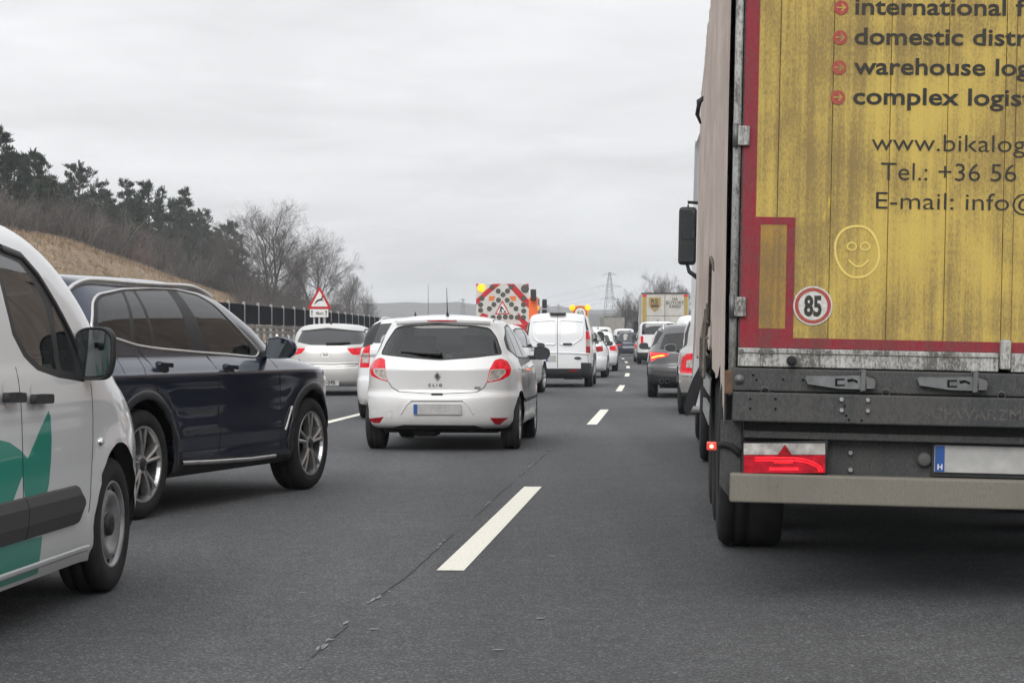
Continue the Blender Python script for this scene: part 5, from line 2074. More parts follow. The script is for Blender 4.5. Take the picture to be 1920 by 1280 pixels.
MB().box(-.20, .20, .06, .30, 1.815, 1.855).build('high_brake_lamp', M_black, tc_.root, bevel=.01)
tc_.wheels((.75, 3.55), .325, .2, .21, 'steel', M_steelwheel, x=.85)
tc_.floor(.22, .34)
MB().box(.15, .62, .10, .6, .20, .30).build('silencer', M_under, tc_.root, bevel=.03)
tc_.mirror(3.12, 1.27, .20, .27, .14, M_black, out=.05, arm=.08)

# ------------------------------------------------------------------ further cars of the middle lane
ju = std_car('white_crossover', 'white crossover with dark oval tail lamps right behind the white panel van', 'car', (2.03, 62.2, 0), .066, 4.25, .895, 1.56, P_white, lamps=[[(1116, 650), (1130, 648), (1131, 658), (1119, 660)]], lamp_mat_=M_red_faint, M=44, res=.06)
ju.cut('B', rpoly([(-.86, .78), (-.60, .80), (-.58, .93), (-.86, .95)], .03, 2), 'tail_lamp', M_red_faint)
std_fit(ju, H=1.56, mirror_mat=M_black, rails=True)
w2 = std_car('white_saloon', 'white car beyond the white crossover, only its right flank and mirror showing', 'car', (2.98, 74.5, 0), .062, 4.4, .90, 1.50, P_white)
std_fit(w2, H=1.5, mirror_mat=M_black)
w3 = std_car('white_van', 'small white van seen above the crossover roof in the middle lane', 'van', (5.2, 122, 0), .044, 4.6, .92, 1.92, P_white, kind='van')
std_fit(w3, kind='van', H=1.92)

# ------------------------------------------------------------------ near lane, beyond the lorry
au = std_car('silver_suv', 'silver SUV with square ring tail lamp, mostly hidden behind the lorry side curtain', 'suv', (3.53, 31.8, 0), .078, 4.63, .93, 1.64, P_champ, M=54, res=.05,
             rings=two_box(4.63, .93, 1.64, belt=1.06, hood=1.0, rb=.16, rr=.5, roof_w=.70, nr=3.4, base=.27), wheelR=.36, win_mat=M_blackglass,
             lamps=[[(1274, 699), (1279, 670), (1287, 663), (1322, 660), (1322, 700)], [(.92, .80), (.60, .80), (.60, 1.0), (.92, .98)]], lamp_mat_=M_red_on)
au.cut('B', rpoly(au.pix([(1286, 689), (1288, 675), (1318, 672), (1318, 689)], 'B'), .01, 2), 'reversing_lamp', M_clear)
au.cut('B', [(-.95, .2), (.95, .2), (.95, .36), (-.95, .36)], 'lower_bumper', M_grime_black)
std_fit(au, H=1.64, wheelR=.36, rails=True, mirror_mat=P_champ)
body_gap(au, [(-.84, .62), (-.4, .60), (.4, .60), (.84, .62)])

cu_ = std_car('grey_crossover', 'dark grey crossover with slanted lit brake lamps and tinted rear window', 'suv', (3.66, 41.2, 0), .075, 4.45, .92, 1.53, P_grey, M=54, res=.05,
              rings=two_box(4.45, .92, 1.53, belt=1.02, hood=.96, rb=.20, rr=.72, roof_w=.68, nr=3.4, base=.26, step=.07), wheelR=.345,
              window=[(1236, 655), (1246, 626), (1298, 622), (1338, 628), (1345, 655), (1290, 658)], win_mat=G_mid,
              lamps=[[(1218.5, 660), (1256, 663), (1246, 669), (1232, 671), (1221, 678)], [(.91, .78), (.80, .80), (.46, .88), (.46, .93), (.90, .97)]], lamp_mat_=M_red_bright)
cu_.cut('B', [(-.95, .2), (.95, .2), (.95, .50), (.60, .44), (-.60, .44), (-.95, .50)], 'lower_bumper', M_black)
c_str = cu_.pix([(1222, 671), (1232, 667.5), (1246, 666)], 'B')
std_fit(cu_, H=1.53, wheelR=.345, rails=True, mirror_mat=P_grey, plate_z=.70)
cu_.strip('B', c_str, .03, .01, lamp_mat('amber_strip_lit', (1.0, .38, .05), 2.5), 'indicator_strip')
body_gap(cu_, [(-.80, .56), (-.4, .53), (.4, .53), (.80, .56)])
for x in (-.62, -.50, .50, .62):
    MB().lathe([(-.02, .045), (-.03, .05), (-.03, .038), (.06, .036)], 14, 'y', (x, .03, .345)).build('exhaust_pipe', M_grime_black, cu_.root, smooth=True)
cu_.cabin(1.9, 1.1, .95)

wv2 = std_car('white_van', 'white van with raised roof just right of the white minibus, by the yellow trailer', 'van', (6.22, 66, 0), .064, 5.0, .97, 1.99, P_white, kind='van', window=[(-.80, 1.3), (-.1, 1.3), (-.1, 1.7), (-.74, 1.7)])
std_fit(wv2, kind='van', H=1.99)
cv = std_car('white_minibus', 'white minibus van with wide dark rear window and tall red tail lamps', 'van', (6.85, 95, 0), .052, 5.0, .99, 2.02, P_white, kind='van', M=46, res=.06,
             window=[(1203, 627), (1204, 609), (1208, 606), (1262, 606), (1266, 609), (1266, 627)], lamps=[[(1201, 650), (1201, 630), (1206, 630), (1207, 650)], [(.98, .80), (.86, .80), (.86, 1.32), (.97, 1.32)]])
cv.cut('B', [(-1.05, .2), (1.05, .2), (1.05, .55), (-1.05, .55)], 'rear_bumper', M_black)
std_fit(cv, kind='van', H=2.02)
sv = std_car('silver_car', 'silver car with upright red lamp squeezed in left of the white minibus', 'car', (7.08, 102.5, 0), .050, 4.4, .90, 1.62, P_champ)
std_fit(sv, H=1.62)
bl_ = std_car('dark_blue_suv', 'small far dark blue SUV braking ahead of the white minibus', 'suv', (8.0, 137, 0), .037, 4.5, .93, 1.68, P_dblue, lamp_mat_=M_red_bright)
std_fit(bl_, H=1.68)
br_ = std_car('brown_car', 'far brown grey car with lit lamps left of the dark blue SUV', 'car', (8.55, 158, 0), .030, 4.4, .90, 1.52, P_bronze, lamp_mat_=M_red_bright)
std_fit(br_, H=1.52)
fv = std_car('far_white_van', 'far white van above the brown car in the near lane', 'van', (9.65, 174, 0), .026, 5.2, .98, 2.05, P_white, kind='van')
std_fit(fv, kind='van', H=2.05)
fc = std_car('far_white_car', 'farthest white car with dark rear window where the lanes bend', 'car', (9.1, 190, 0), .022, 4.4, .9, 1.55, P_white)
std_fit(fc, H=1.55)
fd2 = std_car('far_dark_car', 'tiny dark car at the far end of the queue', 'car', (9.6, 214, 0), .018, 4.4, .9, 1.5, P_dblue)
std_fit(fd2, H=1.5)
oc = std_car('white_car', 'white car beyond the concrete lattice wall on the opposite road', 'car', tuple(off(139, -23.6)), road_th(139), 4.5, .92, 1.52, P_white, group=None)
std_fit(oc, H=1.52)

# ------------------------------------------------------------------ lorries and road works vehicles
M_tarp = simple('grey_tarpaulin', (0.30, 0.285, 0.255), .7, vary=.25, scale=2)
M_boxwhite = simple('white_box_body', (0.55, 0.53, 0.49), .5, vary=.2, scale=2.5, bump=.1)
M_gold = simple('gold_print', (0.42, 0.30, 0.07), .5)
M_brownprint = simple('brown_print', (0.09, 0.06, 0.03), .5)
M_greyprint = simple('grey_print', (0.12, 0.11, 0.10), .5)


def lorry(name, label, loc, heading, w, z0, z1, L, body_mat, cab_mat, cat='lorry'):
    e = empty(name, loc, (0, 0, -heading))
    tag(e, label, cat, GQ)
    MB().box(-w / 2, w / 2, .03, L, z0, z1).build('box_body', body_mat, e, bevel=.02)
    MB().box(-w / 2 - .01, w / 2 + .01, 0, .06, z1 - .04, z1 + .03).build('roof_edge', M_grime_black, e)
    MB().box(-.45, .45, .1, L + 1.5, .55, z0 - .02).build('chassis', M_under, e)
    cb = MB().prism([(L + .35, .55), (L + 2.45, .55), (L + 2.45, 1.5), (L + 2.2, 2.5), (L + 1.6, min(z1, 3.0)), (L + .35, min(z1, 3.0))], -w / 2 + .06, w / 2 - .06, 'x').build('cab', cab_mat, e, bevel=.06)
    for sg_ in (1, -1):
        for y in (1.9, L + 1.5):
            t_ = MB().lathe([(0, .30), (.0, .46), (.04, .50), (.27, .50), (.30, .46), (.30, .30)], 24).build('wheel', M_rubber, e, smooth=True)
            t_.location = (-w / 2 + .06 if sg_ < 0 else w / 2 - .36, y, .5)
            MB().lathe([(.02, .30), (.08, .22), (.08, .01)], 20).build('rim', M_steelwheel, t_, smooth=True)
        MB().box(*sorted((sg_ * (w / 2 + .05), sg_ * (w / 2 + .28))), L + 2.0, L + 2.15, 1.55, 2.25).build('door_mirror', M_black, e, bevel=.04)
        MB().box(*sorted((sg_ * (w / 2 - .45), sg_ * (w / 2 - .10))), -.02, .02, .72, .86).build('tail_lamp', M_red_on, e)
    MB().box(-w / 2, w / 2, -.01, .08, .45, .58).build('underrun_bar', M_grime_black, e)
    return e


rsz = 110 / FPX
rs = lorry('furniture_lorry', 'white furniture delivery lorry with gold shield and gold corner strips', (8.30, 110, 0), .047, 2.55, 1.0, 3.66, 8.5, M_boxwhite, P_white)


def rsp(px, py):
    return ((px - 1247) * rsz, CAMH - (py - HOR) * rsz)


for a, bq in ((1205, 1212), (1283, 1289)):
    MB().prism([rsp(a, 603), rsp(bq, 603), rsp(bq, 556), rsp(a, 556)], -.004, .02).build('gold_strip', M_gold, rs)
for a, bq in ((1205, 1213), (1282, 1290)):
    MB().prism([rsp(a, 556), rsp(bq, 556), rsp(bq, 552.5), rsp(a, 552.5)], -.006, .02).build('red_corner_marker', M_red_on, rs)
MB().prism([rsp(1217, 573), rsp(1228, 584), rsp(1239, 573), rsp(1239, 557.5), rsp(1217, 557.5)], -.006, .02).build('shield_edge', M_gold, rs)
MB().prism([rsp(1218.5, 572.5), rsp(1228, 582), rsp(1237.5, 572.5), rsp(1237.5, 559), rsp(1218.5, 559)], -.010, -.006).build('shield', simple('pale_gold_print', (.36, .27, .12), .5), rs)
x_, z_ = rsp(1220.3, 569)
rear_text('RS', x_, -.013, z_, .36, M_brownprint, rs, bold=.010, sx=1.05)
MB().prism([rsp(1221, 576), rsp(1235, 576), rsp(1235, 571), rsp(1221, 571)], -.013, -.010).build('shield_bar', M_brownprint, rs)
for tx, cx, yy, sz in (('HA', 1266, 563, .22), ('BÚTORT', 1266, 570.5, .25), ('KERES!', 1266, 577, .21)):
    x_, z_ = rsp(cx, yy)
    rear_text(tx, x_, .024, z_, sz, M_greyprint, rs, bold=.006, align='CENTER')
MB().prism([rsp(1246.6, 603), rsp(1247.4, 603), rsp(1247.4, 553), rsp(1246.6, 553)], .02, .035).build('door_gap', M_gap, rs)
MB().prism([rsp(1212, 592), rsp(1283, 592), rsp(1283, 591.4), rsp(1212, 591.4)], .018, .035).build('lower_seam', M_greyprint, rs)
gl = lorry('grey_lorry', 'far grey tarpaulin lorry standing under the pylon', (12.6, 250, 0), -.012, 2.55, 1.0, 3.88, 9.0, M_tarp, P_white)

# road works truck with its warning board
WY = 85.0
wk = WY / FPX
wt_ = empty('road_works_truck', ((942 - 960) * wk, WY, 0), (0, 0, -.058))
tag(wt_, 'orange road works truck with red and white lamp board closing the far lane', 'truck', GQ)


def wp(px, py):
    return ((px - 942.5) * wk, CAMH - (py - HOR) * wk)


bd = MB().prism([wp(893, 612), wp(992, 612), wp(992, 532), wp(893, 532)], 0, .06).build('warning_board', simple('board_white', (.62, .60, .57), .5, vary=.15), wt_)
for pl in ([(893, 561), (893, 572), (905, 561), (940, 532), (925, 532)], [(950, 532), (964, 532), (992, 562), (992, 578), (982, 569), (970, 555)], [(893, 600), (893, 612), (903, 612), (915, 599), (915, 590), (905, 586)], [(972, 586), (980, 595), (992, 606), (992, 612), (984, 612), (970, 596)],
           [(893, 532), (899, 532), (893, 538)], [(986, 532), (992, 532), (992, 540)]):
    MB().prism([wp(*q) for q in pl], -.006, 0).build('red_stripe', M_red_sign, bd)
for pl in ([(917, 555), (930, 555), (926, 564), (917, 564)], [(955, 555), (968, 555), (968, 564), (960, 564)]):
    MB().prism([wp(*q) for q in pl], -.007, 0).build('orange_patch', simple('orange_sheet', (.72, .20, .05), .5), bd)
lamps_ = [(923, 538), (959, 538), (934.5, 545.5), (952, 545.5), (943.5, 552.5), (935, 562.5), (951.5, 562.5), (926.5, 570.5), (959.5, 570.5), (918, 578.5), (968, 578.5), (901.5, 571), (901.5, 581.5), (904, 559), (982, 559), (982, 571), (982.5, 583), (982, 595), (925, 595), (936.5, 594.5), (948, 594), (959, 594), (970.5, 595), (984, 595.5)]
M_lampoff = simple('unlit_lamp', (.075, .075, .06), .25, 0, .6)
for q in lamps_[:-1]:
    x_, z_ = wp(*q)
    MB().lathe([(-.03, .093), (-.012, .105), (0, .108)], 18, 'y', (x_, 0, z_)).add([(x_ + .093 * math.cos(2 * math.pi * k / 18), -.03, z_ + .093 * math.sin(2 * math.pi * k / 18)) for k in range(18)], [tuple(range(18))]).build('board_lamp', M_lampoff, bd)
for (px, py, mm) in ((903, 540, M_amber_on), (985, 541, M_lampoff)):
    x_, z_ = wp(px, py)
    r_ = .17
    MB().lathe([(-.05, r_ * .85), (-.03, r_), (0, r_)], 22, 'y', (x_, 0, z_)).add([(x_ + r_ * .85 * math.cos(2 * math.pi * k / 22), -.05, z_ + r_ * .85 * math.sin(2 * math.pi * k / 22)) for k in range(22)], [tuple(range(22))]).build('large_lamp', mm, bd)
MB().prism([wp(928, 589), wp(957, 589), wp(942.5, 563)], -.012, 0).build('sign_border', M_red_sign, bd)
MB().prism([wp(931.5, 587), wp(953.5, 587), wp(942.5, 567.5)], -.016, -.012).build('sign_face', M_white_sign, bd)
MB().prism([wp(*q) for q in ((936, 586), (938.5, 580), (938, 577), (941, 573.5), (943.5, 577), (946.5, 581), (944, 581), (942, 578.5), (941, 581), (942, 586), (940, 586), (939.5, 582.5), (938, 586))], -.019, -.016).build('worker_symbol', M_ink, bd)
MB().prism([wp(*q) for q in ((943.5, 586), (950.5, 586), (947.5, 581.5))], -.019, -.016).build('heap_symbol', M_ink, bd)
MB().box(-.95, 1.05, .1, 5.0, .55, 1.95).build('truck_bed', P_orange, wt_, bevel=.03)
MB().box(-1.20, 1.32, 3.6, 5.6, .8, 3.05).build('cab', P_orange, wt_, bevel=.08)
MB().box(1.02, 1.26, 3.2, 3.5, 2.85, 3.35).build('exhaust_stack', M_black, wt_, bevel=.03)
for z0, z1 in ((2.55, 2.95), (2.0, 2.5)):
    MB().box(1.45, 1.66, 5.0, 5.15, z0, z1).build('door_mirror', M_black, wt_, bevel=.04)
MB().box(-1.30, -1.12, 5.0, 5.15, 2.0, 2.6).build('door_mirror', M_black, wt_, bevel=.04)
MB().box(-.85, 1.0, -.12, 0.02, 1.55, 1.80).build('rear_light_bar', M_red_sign, wt_, bevel=.02)
MB().box(-.9, .9, -.06, .1, .75, 1.5).build('rear_panel', M_white_sign, wt_, bevel=.02)
for x_ in (-.95, .65):
    for y_ in (1.0, 4.6):
        o = MB().lathe([(0, .30), (.0, .46), (.04, .50), (.27, .50), (.30, .46), (.30, .30)], 24).build('wheel', M_rubber, wt_, smooth=True)
        o.location = (x_, y_, .5)
        MB().lathe([(.02, .30), (.08, .22), (.08, .01)], 20).build('rim', M_steelwheel, o, smooth=True)

# trailer with a flashing speed limit sign
TY = 108.0
tk = TY / FPX
tt = empty('speed_sign_trailer', ((1087 - 960) * tk, TY, 0), (0, 0, -.05))
tag(tt, 'yellow sign trailer with a 60 limit disc between two flashing amber lamps', 'sign trailer')


def tp(px, py):
    return ((px - 1087) * tk, CAMH - (py - HOR) * tk)


M_yel = simple('sign_yellow', (.70, .38, .02), .5)
sb = MB().prism([tp(1072, 640), tp(1103, 640), tp(1103, 573), tp(1072, 573)], 0, .06).build('sign_board', M_yel, tt)
for px in (1073, 1102):
    x_, z_ = tp(px, 577)
    MB().lathe([(-.10, .10), (-.06, .15), (0, .155), (.03, .13)], 20, 'y', (x_, 0, z_)).add([(x_ + .10 * math.cos(2 * math.pi * k / 20), -.10, z_ + .10 * math.sin(2 * math.pi * k / 20)) for k in range(20)], [tuple(range(20))]).build('flashing_lamp', M_amber_on, sb)
x_, z_ = tp(1088, 587)
MB().prism(circle(x_, z_, .36, n=28), -.01, 0).build('limit_ring', M_red_sign, sb)
MB().prism(circle(x_, z_, .29, n=28), -.014, -.01).build('limit_face', M_white_sign, sb)
rear_text('60', x_, -.017, z_ - .13, .36, M_ink, sb, bold=.004, align='CENTER')
MB().box(-.06, .06, .06, .2, .4, 2.0).build('mast', M_galv, tt)
MB().box(-.7, .7, -.4, 1.6, .42, .62).build('chassis', M_galv, tt, bevel=.02)
for sg_ in (-.82, .62):
    o = MB().lathe([(0, .2), (0, .29), (.03, .31), (.17, .31), (.20, .29), (.20, .2)], 20).build('wheel', M_rubber, tt, smooth=True)
    o.location = (sg_, .6, .31)
    MB().lathe([(.03, .2), (.08, .15), (.08, .01)], 16).build('rim', M_steelwheel, o, smooth=True)
# ================================================================== the lorry with the yellow trailer
TR_LOC, TR_ROLL, TR_HEAD = Vector((2.213, 9.20, -.026)), .021, .080
tr = empty('articulated_lorry', TR_LOC, (0, TR_ROLL, -TR_HEAD))
tag(tr, 'dirty yellow curtain-sided lorry trailer with red border filling the near lane', 'lorry')
TM = Matrix.Translation(TR_LOC) @ (Matrix.Rotation(-TR_HEAD, 4, 'Z') @ Matrix.Rotation(TR_ROLL, 4, 'Y'))
TMI = TM.inverted()


def TL(px, py, y0=0.0):
    """x, z on the lorry's rear plane measured from a picture point"""
    o = TMI @ Vector((0, 0, CAMH))
    d = TMI.to_3x3() @ Vector(((px - 960) / FPX, 1, -(py - HOR) / FPX))
    p = o + d * ((y0 - o.y) / d.y)
    return p.x, p.z


def dirty(name, base, dirt, amount=.55, streak=1.0, rough=.55, scale=1.0, clean=None):
    """weathered sheet: grey-brown road dirt in run-down streaks and speckle"""
    t = NT(name)
    v_ = t.coords()
    st = t.noise(t.coords(scale=(48 * scale, 48 * scale, 1.3)), 1.0, 6, .75, .35)
    st2 = t.noise(t.coords(scale=(11 * scale, 11 * scale, .45)), 1.0, 4, .6, .3)
    sp = t.noise(t.coords(scale=(110, 110, 50)), 1.0, 4, .7)
    big = t.noise(v_, 1.7, 4, .6, .6)
    m_ = t.math('ADD', t.math('MULTIPLY', st, .5 * streak), t.math('MULTIPLY', st2, .75 * streak))
    m_ = t.math('ADD', m_, t.math('MULTIPLY', t.math('SUBTRACT', big, .5), .9))
    m_ = t.math('ADD', m_, t.math('MULTIPLY', t.math('SUBTRACT', sp, .5), 1.1))
    f = t.ramp(m_, [(.44, 0.0), (.60, .42), (.80, 1.0)])
    f = t.math('MULTIPLY', f, amount)
    c = t.mix(f, base, dirt)
    if clean:
        w_ = t.ramp(t.noise(t.coords(scale=(7, 7, 1.1)), 1.0, 6, .75, .9), [(.66, 0.0), (.70, .55)])
        c = t.mix(w_, c, clean)
    c = t.mix(1.0, c, t.ramp(sp, [(.3, .78), (.7, 1.12)]), 'MULTIPLY')
    t.pbr(c, t.math('ADD', rough, t.math('MULTIPLY', f, .3), clamp=True), 0, 0, t.bump(sp, .12, .003), spec=.35)
    MATS[name] = t.m
    return t.m


M_yellow = dirty('dirty_yellow_door', (.62, .455, .105), (.20, .14, .07), .82, clean=(.80, .60, .07))
M_redstripe = dirty('dirty_red_marking', (.31, .012, .03), (.15, .06, .06), .8)
M_inner = dirty('dirty_orange_marking', (.47, .27, .05), (.20, .14, .07), .9)
M_alu = dirty('dirty_aluminium', (.60, .60, .58), (.10, .095, .085), .95, rough=.5)
M_frame = dirty('dusty_dark_frame', (.050, .053, .055), (.105, .10, .095), .6, rough=.7)
M_bump = dirty('dusty_bumper', (.20, .185, .155), (.085, .075, .065), .85, streak=.6, rough=.8)
M_curtain = dirty('dusty_tan_curtain', (.63, .535, .475), (.30, .24, .205), .6, rough=.75, scale=.5)
M_bolt = simple('bolt_steel', (.16, .16, .16), .5, .6)
M_txt = dirty('dark_print', (.022, .023, .025), (.10, .08, .045), .3)
M_bullet = dirty('red_print', (.45, .045, .05), (.25, .15, .08), .5)
M_finger = simple('wiped_yellow', (.74, .57, .15), .5, vary=.12, scale=12)
M_grayprint = simple('worn_white_print', (.105, .10, .095), .8, vary=.6, scale=40)

ZB, ZT = TL(1600, 655)[1], 3.97
xl = TL(1386, 640)[0]
# rear doors made of upright boards
lines_px = [1455, 1555, 1663, 1771]
edges = [xl] + [TL(q, 500)[0] for q in lines_px] + [TL(1879, 500)[0]]
doorL = MB().box(xl - .005, edges[-1], .030, .055, ZB - .02, ZT).build('rear_door', M_alu, tr)
tag(doorL, 'left rear door with slogans')
xc = edges[-1]
doorR = MB().box(xc + .004, 1.235, .030, .055, ZB - .02, ZT).build('rear_door', M_alu, tr)
for a, b_ in zip(edges, edges[1:]):
    MB().box(a + .0012, b_ - .0012, 0, .029, ZB, ZT).build('board', M_yellow, doorL, bevel=.002, seg=1)
k_ = 0
xs_ = [xc + .045 + .29 * i for i in range(5)]
xs_[-1] = 1.20
for a, b_ in zip(xs_, xs_[1:]):
    MB().box(a + .0012, b_ - .0012, 0, .029, ZB, ZT).build('board', M_yellow, doorR, bevel=.002, seg=1)


def sheet(pts, name, mat, parent, d=.003, y=0.0):
    return MB().prism([TL(*q) for q in pts], y - d, y - .0002).build(name, mat, parent)


def sheet_l(pts, name, mat, parent, d=.003, y=0.0):
    return MB().prism(pts, y - d, y - .0002).build(name, mat, parent)


x1 = TL(1412, 640)[0]
zb1 = TL(1420, 632)[1]
sheet_l([(xl, ZB), (x1, ZB), (x1, ZT), (xl, ZT)], 'red_border', M_redstripe, doorL)
sheet_l([(x1 + .001, ZB), (xc - .004, ZB), (xc - .004, zb1), (x1 + .001, zb1)], 'red_border', M_redstripe, doorL)
sheet_l([(xc + .05, ZB), (1.10, ZB), (1.10, zb1), (xc + .05, zb1)], 'red_border', M_redstripe, doorR)
sheet_l([(1.101, ZB), (1.19, ZB), (1.19, ZT), (1.101, ZT)], 'red_border', M_redstripe, doorR)
xa, xb_, za, zt_ = TL(1424, 520)[0], TL(1474, 520)[0], TL(1450, 616)[1], TL(1450, 421)[1]
xo, zo = TL(1489, 520)[0], TL(1450, 407)[1]
sheet_l([(x1 + .001, zt_), (xo, zt_), (xo, zo), (x1 + .001, zo)], 'red_frame', M_redstripe, doorL)
sheet_l([(xb_, zb1), (xo, zb1), (xo, zt_ - .0005), (xb_, zt_ - .0005)], 'red_frame', M_redstripe, doorL)
sheet_l([(x1 + .001, zb1 + .0005), (xa, zb1 + .0005), (xa, zt_ - .0005), (x1 + .001, zt_ - .0005)], 'red_frame', M_redstripe, doorL)
sheet_l([(xa + .0005, zb1 + .0005), (xb_ - .0005, zb1 + .0005), (xb_ - .0005, za), (xa + .0005, za)], 'red_frame', M_redstripe, doorL)
sheet_l([(xa + .001, za + .001), (xb_ - .001, za + .001), (xb_ - .001, zt_ - .001), (xa + .001, zt_ - .001)], 'orange_field', M_inner, doorL, .002)


def fit_text(body, px0, px1, pyb, cap_px, mat, parent, bold=0.0, name='lettering', y=-.0035):
    x0, z0 = TL(px0, pyb)
    xe, _ = TL(px1, pyb)
    _, z1 = TL(px0, pyb - cap_px)
    size = (z1 - z0) / .70
    vs_, fs_ = text_geo(body, size, bold * size)
    mn, mx = min(p[0] for p in vs_), max(p[0] for p in vs_)
    k = (xe - x0) / (mx - mn)
    return mk(name, [(x0 + (a - mn) * k, y, z0 + b_) for a, b_, c_ in vs_], fs_, mat, parent)


for body, pb, xend in (('international f', 27, 1922), ('domestic distr', 83, 1927), ('warehouse log', 139, 1931), ('complex logist', 195, 1936)):
    sl = (pb - 27) / 168.0
    fit_text(body, 1603 - 4 * sl, xend, pb, 31, M_txt, doorL, .016)
for body, a, b_, pb, cp in (('www.bikalog', 1634, 1922, 282, 32), ('Tel.: +36 56', 1651, 1905, 337, 33), ('E-mail: info@', 1642, 1950, 391, 32)):
    fit_text(body, a, b_, pb, cp, M_txt, doorL, -.006)
for cx, cy_ in ((1577, 15), (1575, 71), (1573, 127), (1571, 183)):
    x_, z_ = TL(cx, cy_)
    r_ = .033
    bo = MB().prism(circle(x_, z_, r_, n=24), -.0035, -.0002).build('bullet', M_bullet, doorL)
    ar = [(-.62, .10), (.28, .10), (-.02, .40), (.16, .55), (.68, 0), (.16, -.55), (-.02, -.40), (.28, -.10), (-.62, -.10)]
    MB().prism([(x_ + a * r_, z_ + b_ * r_) for a, b_ in ar], -.005, -.0036).build('arrow', M_yellow, bo)


def loop_line(pts, w, name, mat, parent, closed=True, y=-.0025):
    n = len(pts)
    V, F = [], []
    for i, p in enumerate(pts):
        a = pts[(i - 1) % n] if closed or i else p
        c_ = pts[(i + 1) % n] if closed or i < n - 1 else p
        dx, dz = c_[0] - a[0], c_[1] - a[1]
        l_ = math.hypot(dx, dz) or 1
        nx, nz = -dz / l_ * w / 2, dx / l_ * w / 2
        V += [(p[0] + nx, y, p[1] + nz), (p[0] - nx, y, p[1] - nz)]
    for i in range(n if closed else n - 1):
        j = (i + 1) % n
        F.append((2 * i, 2 * i + 1, 2 * j + 1, 2 * j))
    return mk(name, V, F, mat, parent)


fp = []
for k in range(48):
    a = 2 * math.pi * k / 48
    ca, sa = math.cos(a), math.sin(a)
    rx = 41 - 5 * max(0, sa) ** 2 + 2 * math.sin(2 * a)
    fp.append((1607 + rx * math.copysign(abs(ca) ** .85, ca), 472 + 48 * math.copysign(abs(sa) ** .95, sa)))
loop_line([TL(*q) for q in fp], .011, 'finger_drawing', M_finger, doorL)
for cx in (1597, 1622):
    loop_line([TL(cx + 8.5 * math.cos(a), 462 + 7 * math.sin(a)) for a in [2 * math.pi * k / 18 for k in range(18)]], .008, 'finger_drawing', M_finger, doorL)
loop_line([TL(1591 + 2.1 * k, 487 + 13 * math.sin(math.pi * k / 18)) for k in range(19)], .009, 'finger_drawing', M_finger, doorL, closed=False)
# wiped streaks lower on the door
rq = random.Random(4)
x_, z_ = TL(1524, 573)
ds = MB().prism(circle(x_, z_, .089, n=40), -.0045, -.0002).build('speed_disc', M_alu if False else simple('disc_white', (.62, .61, .59), .5, vary=.25, scale=60), doorL)
V, F = [], []
for k in range(40):
    a = 2 * math.pi * k / 40
    for r_ in (.082, .066):
        V.append((x_ + r_ * math.cos(a), -.0056, z_ + r_ * math.sin(a)))
    j = (k + 1) % 40
    F.append((2 * k, 2 * k + 1, 2 * j + 1, 2 * j))
mk('red_ring', V, F, M_bullet, ds)
vs_, fs_ = text_geo('85', .125, .005)
mn, mx = min(p[0] for p in vs_), max(p[0] for p in vs_)
kx = .080 / (mx - mn)
mk('lettering', [(x_ - .040 + (a - mn) * kx, -.0058, z_ - .044 + b_) for a, b_, c_ in vs_], fs_, M_txt, ds)
# locking rod between the doors
xr = xc + .018
MB().box(xc + .001, xc + .044, -.0015, .028, ZB + .06, ZT).build('door_overlap', M_yellow, doorR)
MB().box(xc - .004, xc + .042, -.034, .02, TL(1880, 692)[1], ZB + .058).build('lock_rod_bracket', M_alu, tr, bevel=.006)
# frame posts and hinges at both corners
for sg_ in (-1, 1):
    xo_ = 1.245
    MB().box(*sorted((sg_ * (abs(xl) + .004), sg_ * (xo_ - .040))), -.004, .09, ZB - .10, ZT + .02).build('corner_post', M_alu, tr, bevel=.004)
    MB().tube([(sg_ * (xo_ - .016), .012, ZB - .22), (sg_ * (xo_ - .016), .012, ZT)], .019, 10).build('curtain_tube', M_alu, tr, smooth=True)
    MB().box(*sorted((sg_ * (xo_ - .039), sg_ * (xo_ - .035))), .01, .08, ZB - .10, ZT).build('post_gap', M_dark, tr)
    for zy in (255, 575, -60):
        zc = TL(1375, zy)[1]
        hg = MB().box(*sorted((sg_ * (xo_ + .002), sg_ * (xo_ - .072))), -.024, .02, zc - .045, zc + .045).build('hinge', M_alu, tr, bevel=.006)
        MB().tube([(sg_ * (xo_ - .008), -.02, zc - .055), (sg_ * (xo_ - .008), -.02, zc + .055)], .013, 8).build('hinge_pin', M_bolt, hg, smooth=True)
MB().box(-1.25, 1.25, -.01, .25, ZT, ZT + .10).build('roof_rail', M_alu, tr, bevel=.01)
# bottom rail
zr0, zr1 = TL(1600, 691)[1], ZB - .002
MB().box(-1.205, xc - .008, -.012, .06, zr0, zr1).build('bottom_rail', M_alu, tr, bevel=.005)
MB().box(xc + .046, 1.205, -.012, .06, zr0, zr1).build('bottom_rail', M_alu, tr, bevel=.005)
zl = TL(1600, 664)[1]
MB().box(-1.203, xc - .01, -.017, -.011, zl - .003, zl + .001).build('rail_lip', M_bump, tr)
for px in (1390, 1427, 1446, 1533, 1552, 1643, 1662, 1755, 1773):
    x_, z_ = TL(px, 659 + (px - 1390) * .014)
    MB().lathe([(-.020, .002), (-.020, .009), (-.0115, .011)], 8, 'y', (x_, 0, z_)).build('rivet', M_bolt, tr)
x_, z_ = TL(1484, 676)
MB().lathe([(-.055, .002), (-.055, .012), (-.050, .021), (-.012, .023)], 16, 'y', (x_, 0, z_)).build('rubber_stop', M_rubber, tr, smooth=True)
